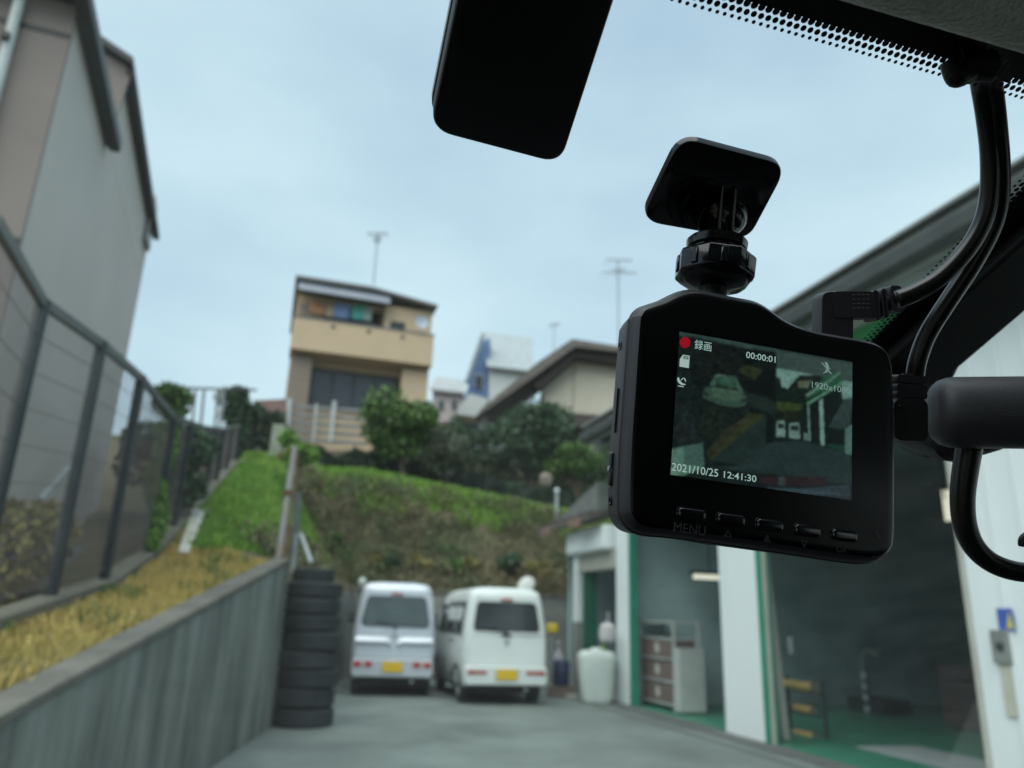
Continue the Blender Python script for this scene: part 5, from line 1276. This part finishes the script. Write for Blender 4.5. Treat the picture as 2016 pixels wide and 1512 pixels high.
# white block lower left, bumper reflections
paint([(130, 1040), (378, 990), (392, 1190), (210, 1255), (120, 1245)], (86, 124, 112), .05)
paint([(222, 1015), (378, 992), (392, 1190), (230, 1160)], (64, 94, 90), .05)
paint([(120, 1180), (210, 1255), (118, 1250)], (110, 140, 124), .1)
paint([(160, 640), (260, 660), (340, 960), (170, 1010)], (24, 32, 34), .9, 60, 15)
paint([(830, 1262), (1380, 1262), (1380, 1330), (1000, 1340), (830, 1310)], (46, 26, 34), .15)
paint([(985, 1262), (1035, 1262), (1035, 1335), (985, 1335)], (56, 66, 74), .05)
paint([(400, 1250), (830, 1312), (1100, 1345), (1500, 1310), (1590, 1330), (1590, 1460), (1100, 1400)], (20, 28, 38), .4, 30, 16)
for k in range(4):
    paint([(900 + k * 60, 1350 + k * 14), (1200 + k * 60, 1362 + k * 12), (1560, 1330 + k * 26), (1560, 1338 + k * 26), (1200 + k * 60, 1372 + k * 12), (900 + k * 60, 1356 + k * 14)], (60, 78, 92), .1)
for _k in range(2):
    pi_ = np.pad(img, ((1, 1), (1, 1), (0, 0)), 'edge'); img = sum(pi_[i:i + NYg, j:j + NXg] for i in range(3) for j in range(3)) / 9
gr_ = img.mean(2, keepdims=True); img = gr_ + (img - gr_) * .8
img = img * (1 + .35 * (tex(64, 41) - .5))[..., None] * np.array([.58, .68, .63]) * (1 + .25 * (tex(150, 31) - .5))[..., None] * (1 + .22 * (np.random.RandomState(3).rand(NYg, NXg, 1) - .5))
# faint banding left of picture is display haze
img += np.array(srgb(9, 14, 13))
Vs = (dc[None, None] + dr * ((uu - .5) * SWp)[..., None] + du * ((vv - .5) * SHp)[..., None] + dn * .00035).reshape(-1, 3)
I, J = np.meshgrid(np.arange(NXg - 1), np.arange(NYg - 1)); q = (J * NXg + I).ravel()
me = quads_mesh('screen', Vs, np.stack([q, q + 1, q + NXg + 1, q + NXg], 1))
at_ = me.color_attributes.new('picture', 'FLOAT_COLOR', 'POINT')
at_.data.foreach_set('color', np.concatenate([img.reshape(-1, 3), np.ones((NXg * NYg, 1))], 1).astype(np.float32).ravel())
sm = bpy.data.materials.new('display'); sm.use_nodes = True; b_ = sm.node_tree.nodes['Principled BSDF']
b_.inputs['Base Color'].default_value = (.002, .002, .002, 1); b_.inputs['Roughness'].default_value = .15; b_.inputs['Emission Strength'].default_value = 1. / EF
an = sm.node_tree.nodes.new('ShaderNodeAttribute'); an.attribute_name = 'picture'
sm.node_tree.links.new(an.outputs['Color'], b_.inputs['Emission Color'])
scr = obj('screen', me, sm, dash)
# display overlay: text and symbols
def emis(name, c):
    return mat(name, (.01, .01, .01), .3, emit=srgb(*c), estr=1.0)
ui = emis('ui_white', (150, 178, 170)); ui_dim = emis('ui_dim', (112, 138, 132)); uired = emis('ui_red', (140, 8, 26))
def text_mesh(s, size):
    cu = bpy.data.curves.new('lettering', 'FONT'); cu.body = s; cu.size = 1; cu.resolution_u = 3; cu.align_x = 'LEFT'; cu.offset = .004 if s[0] in '012' else 0.
    o = bpy.data.objects.new('lettering', cu); COL.objects.link(o)
    dg = bpy.context.evaluated_depsgraph_get(); dg.update(); me = bpy.data.meshes.new_from_object(o.evaluated_get(dg)); me.materials.clear()
    bpy.data.objects.remove(o); bpy.data.curves.remove(cu)
    co = np.empty(len(me.vertices) * 3); me.vertices.foreach_get('co', co); co = co.reshape(-1, 3)
    return me, co
def lettering(s, a0, b0, width, height, material, parent, name='lettering', n0=.0006, ax_r=None, ax_u=None, org=None, nv=None, label=None):
    me, co = text_mesh(s, 1); lo = co.min(0); hi = co.max(0)
    co = (co - lo) / np.maximum(hi - lo, 1e-6)[None]; 
    r_, u_, o_, n_v = (dr, du, dc, dn) if ax_r is None else (ax_r, ax_u, org, nv)
    W = o_ + r_ * (a0 + co[:, :1] * width) + u_ * (b0 + co[:, 1:2] * height) + n_v * n0
    me.vertices.foreach_set('co', W.astype(np.float32).ravel()); me.update()
    return obj(name, me, material, parent, label=label)
def szl(x, y): a, b = sz(x, y); return (a - .5) * SWp, (b - .5) * SHp
def put(s, x0, y0, x1, y1, material, **k):   # lower-left and upper-right in the zoomed screen picture
    a0, b0 = szl(x0, y0); a1, b1 = szl(x1, y1); return lettering(s, a0, b0, a1 - a0, abs(b1 - b0), material, scr, **k)
put('録画', 308, 236, 446, 184, ui)
put('00:00:01', 722, 308, 960, 298, ui)
put('2021/10/25', 124, 1212, 500, 1203, ui)
put('12:41:30', 543, 1270, 806, 1254, ui)
put('1920x1080', 1250, 547, 1558, 549, ui_dim)
def spoly(pts, name, material, n0=.0007):
    P2 = [szl(*p) for p in pts]; return obj(name, MB().add([dw_(a, b, n0) for a, b in P2], [tuple(range(len(P2)))]), material, scr)
spoly([(232 + 42 * math.cos(a), 186 + 44 * math.sin(a)) for a in np.linspace(0, 2 * math.pi, 24, endpoint=False)], 'record_dot', uired)
spoly([(186, 378), (262, 392), (268, 300), (268, 292), (215, 284), (190, 318)], 'card_symbol', ui)
for k in range(3): spoly([(218 + k * 15, 292 + k * 2), (226 + k * 15, 293 + k * 2), (225 + k * 15, 322 + k * 2), (217 + k * 15, 320 + k * 2)], 'card_contact', emis('ui_dark', (18, 28, 27)), .0009)
dish_pts = [(170, 470), (180, 462), (190, 490), (210, 512), (236, 520), (232, 528), (205, 528), (182, 512), (170, 492)]
spoly(dish_pts, 'satellite_symbol', ui); spoly([(196, 486), (214, 468), (218, 473), (202, 492)], 'satellite_symbol', ui)
spoly([(222, 466), (236, 480), (240, 500), (232, 500), (228, 484), (218, 474)], 'satellite_symbol', ui)
spoly([(176, 530), (222, 538), (221, 545), (175, 537)], 'satellite_symbol', ui)
spoly([(1352, 345), (1362, 340), (1378, 355), (1388, 385), (1378, 400), (1368, 392)], 'muted_microphone_symbol', ui_dim)
spoly([(1326, 348), (1332, 344), (1408, 436), (1402, 441)], 'muted_microphone_symbol', ui_dim)
spoly([(1362, 400), (1395, 392), (1396, 398), (1372, 408), (1360, 430), (1354, 428)], 'muted_microphone_symbol', ui_dim)
spoly([(1340, 428), (1388, 412), (1389, 418), (1342, 434)], 'muted_microphone_symbol', ui_dim)

# buttons and their printed signs
btn = mat('button_black', (.006, .006, .008), .12, spec=.8)
chrome = mat('button_edge', (.10, .10, .11), .18, metal=.6)
print_m = mat('button_print', (.075, .088, .088), .6)
bx_ = [((1334, 1000), (1388, 1008), 19), ((1411, 1011), (1465, 1019), 19), ((1488, 1022), (1540, 1030), 18), ((1563, 1032), (1613, 1041), 18), ((1636, 1042), (1685, 1050), 18)]
for (p0, p1, hh) in bx_:
    a0, b0 = dl(*p0); a1, b1 = dl(*p1); cx_, cy_ = (a0 + a1) / 2, (b0 + b1) / 2 - .0011; wd = (a1 - a0); ang = 0
    ring = [(cx_ + x, cy_ + y) for x, y in rrect(wd, .0029, .0011, 5)]
    def rg(k, n_): c_ = (cx_, cy_); return [dw_(cx_ + (x - cx_) * k, cy_ + (y - cy_) * k * (1 if k == 1 else .98), n_) for x, y in ring]
    def ri(d_, n_):
        rr2 = rrect(wd - 2 * d_, .0029 - 2 * d_, max(.0011 - d_, .0001), 5); return [dw_(cx_ + x, cy_ + y, n_) for x, y in rr2]
    bo = obj('button', MB().rings([ri(0, -.0004), ri(0, .0006), ri(.00014, .00085), ri(.00034, .00104), ri(.00055, .00112), ri(.0009, .00114)]), btn, dash, smooth='all')
    rim_o = [dw_(cx_ + (x - cx_) * 1.05, cy_ + (y - cy_) * 1.16, .0001) for x, y in ring]
    obj('button_rim', MB().rings([[dw_(cx_ + (x - cx_) * 1.07, cy_ + (y - cy_) * 1.2, -.0002) for x, y in ring], [dw_(cx_ + (x - cx_) * 1.05, cy_ + (y - cy_) * 1.14, .0003) for x, y in ring], rg(1.005, .0001)], cap1=False), btn, bo, smooth='all')
def face_text(s, x0, y0, x1, y1, **k):
    a0, b0 = dl(x0, y0); a1, b1 = dl(x1, y1); return lettering(s, a0, b0, a1 - a0, abs(b1 - b0), print_m, dash, name='printed_sign', n0=.00012, **k)
face_text('MENU', 1326, 1047, 1389, 1036)
face_text('OK', 1646, 1087, 1668, 1076)
def tri_sign(cx, cy, r, up=True, filled=False):
    a, b = dl(cx, cy); k = 1 if up else -1; o_ = [(a + r * math.cos(q), b + k * r * math.sin(q)) for q in (math.pi / 2, math.pi * 7 / 6, -math.pi / 6)]
    c_ = [(a + r * .62 * math.cos(q), b + k * r * .62 * math.sin(q)) for q in (math.pi / 2, math.pi * 7 / 6, -math.pi / 6)]
    vs_ = [dw_(*p, .00012) for p in o_ + c_]
    obj('printed_sign', MB().add(vs_, [(0, 1, 4, 3), (1, 2, 5, 4), (2, 0, 3, 5)]), print_m, dash)
tri_sign(1433, 1052, .0013); tri_sign(1510, 1062, .0013); tri_sign(1583, 1069, .0013, False)
obj('printed_sign', MB().add([dw_(*dl(1510, 1062)[:2], .00013) + dr * x + du * y for x, y in [(-.0004, -.0003), (.0004, -.0003), (0, .0006)]], [(0, 1, 2)]), print_m, dash)
a, b = dl(1730, 1052); obj('shield_sign', MB().add([dw_(a + x, b + y, .00012) for x, y in [(-.0016, .0011), (-.0008, .0012), (0, .0008), (.0008, .0012), (.0016, .0011), (.0014, -.0006), (0, -.0018), (-.0014, -.0006)]], [tuple(range(8))]), mat('shield_grey', (.04, .042, .045), .5), dash)
# left side: screws, card slot, lettering, lock button
def edge_pt(y_b, n_, out=.0):      # point on the left side surface at height b
    ys = [(p[0], p[1]) for p in so if p[0] < 0]; a_ = min(ys, key=lambda q: abs(q[1] - y_b))[0]; return dw_(a_ - out, y_b, n_)
def lb(py): return dl(1235, py)[1]
for py in (655, 980):
    obj('screw', MB().lathe(edge_pt(lb(py), -.0125, .0), -dr, [(-.0005, .0013), (.0002, .0013), (.0002, .0009), (-.0002, .0007)], 16), mat('screw_black', (.02, .02, .024), .25, metal=.5), dash, smooth=True)
s0_, s1_ = edge_pt(lb(748), -.0105), edge_pt(lb(840), -.0105)
obj('card_slot', MB().bar(s0_ - dr * .0001, s1_ - dr * .0001, .0008, .0006, up=dn), mat('slot_black', (.001, .001, .001), .9), dash)
b0_, b1_ = edge_pt(lb(878), -.0122), edge_pt(lb(950), -.0122)
lk = obj('lock_button', MB().bar(b0_, b1_, .0024, .0016, up=dr), blackgloss, dash, bevel=.0006)
obj('lock_ring', MB().lathe((b0_ + b1_) / 2 - dr * .0009, -dr, [(0, .0008), (.0002, .0008), (.0002, .0005)], 14), galv, lk)
p0 = edge_pt(lb(790), -.0138, .0004); p1 = edge_pt(lb(705), -.0138, .0004); axr = (p1 - p0) / np.linalg.norm(p1 - p0)
lettering('microSD', 0, 0, .0085, .0013, mat('side_print', (.30, .33, .34), .5), dash, name='side_lettering', ax_r=axr, ax_u=-dn * -1., org=p0 - dn * .0006, nv=-dr, n0=.0)
# bottom strip: grey label
ba, bb = dl(1385, 1058), dl(1735, 1107)
obj('bottom_label', MB().add([dw_(ba[0], ba[1] - .00115, -.0075), dw_(bb[0], bb[1] - .00105, -.0075), dw_(bb[0] - .002, bb[1] - .0002, -.0135), dw_(ba[0] - .002, ba[1] - .0002, -.0135)], [(0, 1, 2, 3)]), mat('label_grey', (.12, .12, .13), .5), dash)
# lens barrel on the far side
obj('lens_barrel', MB().lathe(dw_(-.012, .006, -T), -dn, [(-.001, .0135), (.004, .0125), (.0075, .0105), (.008, .007), (.006, .004)], 28), blackmat, dash, smooth=True)

# ----- mount: nut, ring, neck, plate on the glass
mt = thing('windscreen_mount', WG(1410, 370, .001), 'glossy black adhesive mount plate with a knurled ball joint nut above the dash camera', 'mount')
mback = .0105
mo = dq(1404, 566, mback) ; ndir = du * 1.0 + dr * -.0; 
top_c = Dp(1412, 470, float((dq(1412, 470, mback) - CC) @ CF))
axn = (top_c - mo); axn = axn / np.linalg.norm(axn)
Rn = .0118
prof = [(-.0004, .0050), (.0004, .0088), (.0012, .0100), (.0030, .0120), (.0092, .0122), (.0098, .0117), (.0101, .0098), (.0102, .0080)]
nut = obj('locking_nut', MB().lathe(mo, axn, prof, 8), blackgloss, mt, bevel=.0007, seg=2)
u_ = V(axn).orthogonal().normalized(); w_ = V(axn).cross(u_)
for j in range(8):
    a_ = 2 * math.pi * j / 8; d_2 = u_ * math.cos(a_) + w_ * math.sin(a_)
    obj('grip_rib', MB().bar(V(mo) + V(axn) * .0036 + d_2 * .0113, V(mo) + V(axn) * .0088 + d_2 * .0113, .0022, .0009, up=tuple(d_2)), blackgloss, nut, bevel=.0004)
obj('ball_neck', MB().tube([mo - axn * .004, mo + axn * .001], .0042, 20), blackmat, mt, smooth=True)
obj('collar', MB().lathe(mo, axn, [(.0098, .0082), (.0108, .0078), (.0118, .0080), (.0122, .0091), (.0146, .0093), (.0151, .0089), (.0153, .0050)], 36), blackgloss, mt, smooth=30)
pc = [WG(1351, 281, .0), WG(1545, 326, .0), WG(1474, 470, .0), WG(1262, 443, .0)]
pc = [WG(1340, 270, .003), WG(1553, 326, .003), WG(1474, 474, .003), WG(1260, 436, .003)]
pcr = rounded(pc, [.007, .007, .006, .007], 8)
obj('plate', MB().rings([[p + CN * .0024 for p in pcr], [p + CN * .0008 for p in pcr], [p + CN * .0002 for p in scale_about(pcr, .985)], scale_about(pcr, .955)]), blackgloss, mt, smooth=30)
tape = obj('adhesive_pad', MB().rings([[p + CN * .0029 for p in scale_about(pcr, .97, -CN * 0)], [p + CN * .00245 for p in scale_about(pcr, .97)]]), mat('pad_clear_grey', (.30, .34, .33), .4), mt)
nk0 = mo + axn * .0140; pcen = sum(pc) / 4
neck = []
tgt = WG(1425, 430, .003)
pin = [nk0, nk0 * .6 + tgt * .4 + axn * .001, tgt - CN * .001, tgt + CN * .0005]
obj('neck', MB().tube(smooth_path(pin, 5), [float(v) for v in np.interp(np.linspace(0, 1, 16), [0, .5, 1], [.0062, .0056, .0085])], 24), blackgloss, mt, smooth='all')
for dx_ in (-.0014, .0030):        # gusset fins
    f0 = nk0 + CX * dx_; tip = WG(1431, 366, .0034) + CX * dx_ ; bt_ = WG(1435, 455, .0034) + CX * dx_
    fin = [f0, f0 - CN * .0015 + (tip - f0) * .30 - CN * .0042, (f0 + tip) / 2 - CN * .0030, tip, bt_]
    fin_o = obj('gusset', MB().prism([p - CX * .0005 for p in fin], CX * .0010), blackgloss, mt, bevel=.0003)

# ----- plugs and cables
cab_m = mat('cable_black', (.008, .0085, .010), .28, var=.1)
plug_m = mat('plug_plastic', (.022, .023, .027), .42, var=.06, bump=.1, bscale=1600)
dpp = float((dq(1650, 640, .008) - CC) @ CF)
pg = thing('power_plug', Dp(1650, 655, dpp), 'right angled black plug with moulded ridges pushed into the top of the dash camera', 'plug')
def rbox(x0, x1, y0, y1, dep, th, name, parent, m_=plug_m, rot=0., bev=.0008, shear=0.):
    """rounded block given by its front outline in the picture"""
    q = [Dp(x0, y1 + shear * 0, dep), Dp(x1, y1 + shear, dep), Dp(x1 + rot, y0 + shear, dep), Dp(x0 + rot, y0, dep)]
    rr_ = rounded(q, bev * 1.6, 4)
    return obj(name, MB().rings([[p + CF * th for p in rr_], [p + CF * th * .15 for p in rr_], scale_about(rr_, .975)]), m_, parent, smooth=40)
rbox(1617, 1680, 573, 690, dpp - .003, .0075, 'plug_stem', pg, bev=.0016, rot=1)
rbox(1640, 1722, 573, 626, dpp - .0032, .0078, 'plug_body', pg, bev=.0008)
for k, (x, y0, y1) in enumerate([(1729, 570, 630), (1745, 567, 626), (1769, 561, 614)]):
    rbox(x - (6 if k < 2 else 12), x + (6 if k < 2 else 11), y0, y1, dpp - .0035, .008, 'strain_relief_rib', pg, bev=.0007, rot=-5, shear=1)
obj('strain_relief_core', MB().tube([Dp(1715, 600, dpp), Dp(1745, 597, dpp), Dp(1778, 590, dpp)], [.0028, .0026, .0024], 14), plug_m, pg, smooth=True)
grip = mat('grip_mark', (.20, .21, .21), .5)
for r_i in range(4):
    for c_i in range(4):
        x = 1678 + c_i * 9.3; y = 579.5 + r_i * 8.6
        obj('grip_mark', MB().add([Dp(x, y, dpp - .00345), Dp(x + 6, y, dpp - .00345), Dp(x + 6, y + 1.1, dpp - .00345), Dp(x, y + 1.1, dpp - .00345)], [(0, 1, 2, 3)]), grip, pg)
cabA = [(1766, 590, .2245), (1800, 577, .224), (1850, 548, .223), (1900, 497, .222), (1934, 440, .221), (1948, 380, .220), (1949, 300, .218), (1940, 220, .215), (1929, 150, .211), (1925, 80, .209)]
cabB = [(1801, 745, .232), (1806, 712, .231), (1825, 660, .230), (1862, 600, .228), (1912, 525, .226), (1950, 455, .224), (1966, 400, .222), (1969, 330, .219), (1962, 240, .215), (1952, 150, .212), (1948, 80, .209)]
wA = tag(obj('power_cable', MB().tube(smooth_path([Dp(*c) for c in cabA]), .00262, 18), cab_m, smooth='all'), 'thick black cable curving from the right angled plug up to the headliner', 'cable', 'cables of the dash camera')
wB = tag(obj('camera_cable', MB().tube(smooth_path([Dp(*c) for c in cabB]), .00262, 18), cab_m, smooth='all'), 'thick black cable running down to the ribbed plug on the right of the camera', 'cable', 'cables of the dash camera')
up_ = thing('ribbed_plug', Dp(1800, 850, .232), 'black ribbed plug in the right side of the dash camera', 'plug')
for k, (y0, y1) in enumerate([(737, 752), (754, 769), (768, 782)]):
    rbox(1766, 1825 + (k > 0) * 2, y0, y1, .2285, .008, 'strain_relief_rib', up_, bev=.0006, shear=4)
rbox(1760, 1828, 783, 868, .2280, .009, 'plug_body', up_, bev=.0016, shear=3)
obj('strain_relief_core', MB().tube([Dp(1797, 735, .2325), Dp(1797, 800, .2325)], .0032, 12), plug_m, up_, smooth=True)
obj('release_tab', MB().hexa([Dp(x, y, d) for x, y, d in [(1768, 803, .2279), (1784, 804, .2279), (1784, 804, .2265), (1768, 803, .2265), (1770, 798, .2279), (1782, 799, .2279), (1782, 799, .2268), (1770, 798, .2268)]]), blackgloss, up_, bevel=.0001)
# clip holding the cables under the headliner
cl_ = thing('cable_clip', Dp(1905, 130, .208), 'small black clip holding the two cables at the top of the windscreen', 'clip')
obj('clip_body', MB().tube(smooth_path([Dp(1868, 120, .198), Dp(1874, 135, .198), Dp(1884, 151, .198), Dp(1898, 148, .198), Dp(1915, 135, .198), Dp(1950, 130, .198)]), [float(v) for v in np.interp(np.linspace(0, 1, 26), [0, .4, .6, 1], [.0022, .0028, .0024, .0042])], 14), blackmat, cl_, smooth='all')
obj('clip_pad', MB().prism([WG(*q, .0009) for q in [(1880, 60), (1985, 80), (1985, 160), (1900, 130)]], -CN * .0015), blackmat, cl_)

# sky dome is the world; nothing else outside
for o in list(COL.objects):
    if '_w' in o: del o['_w']
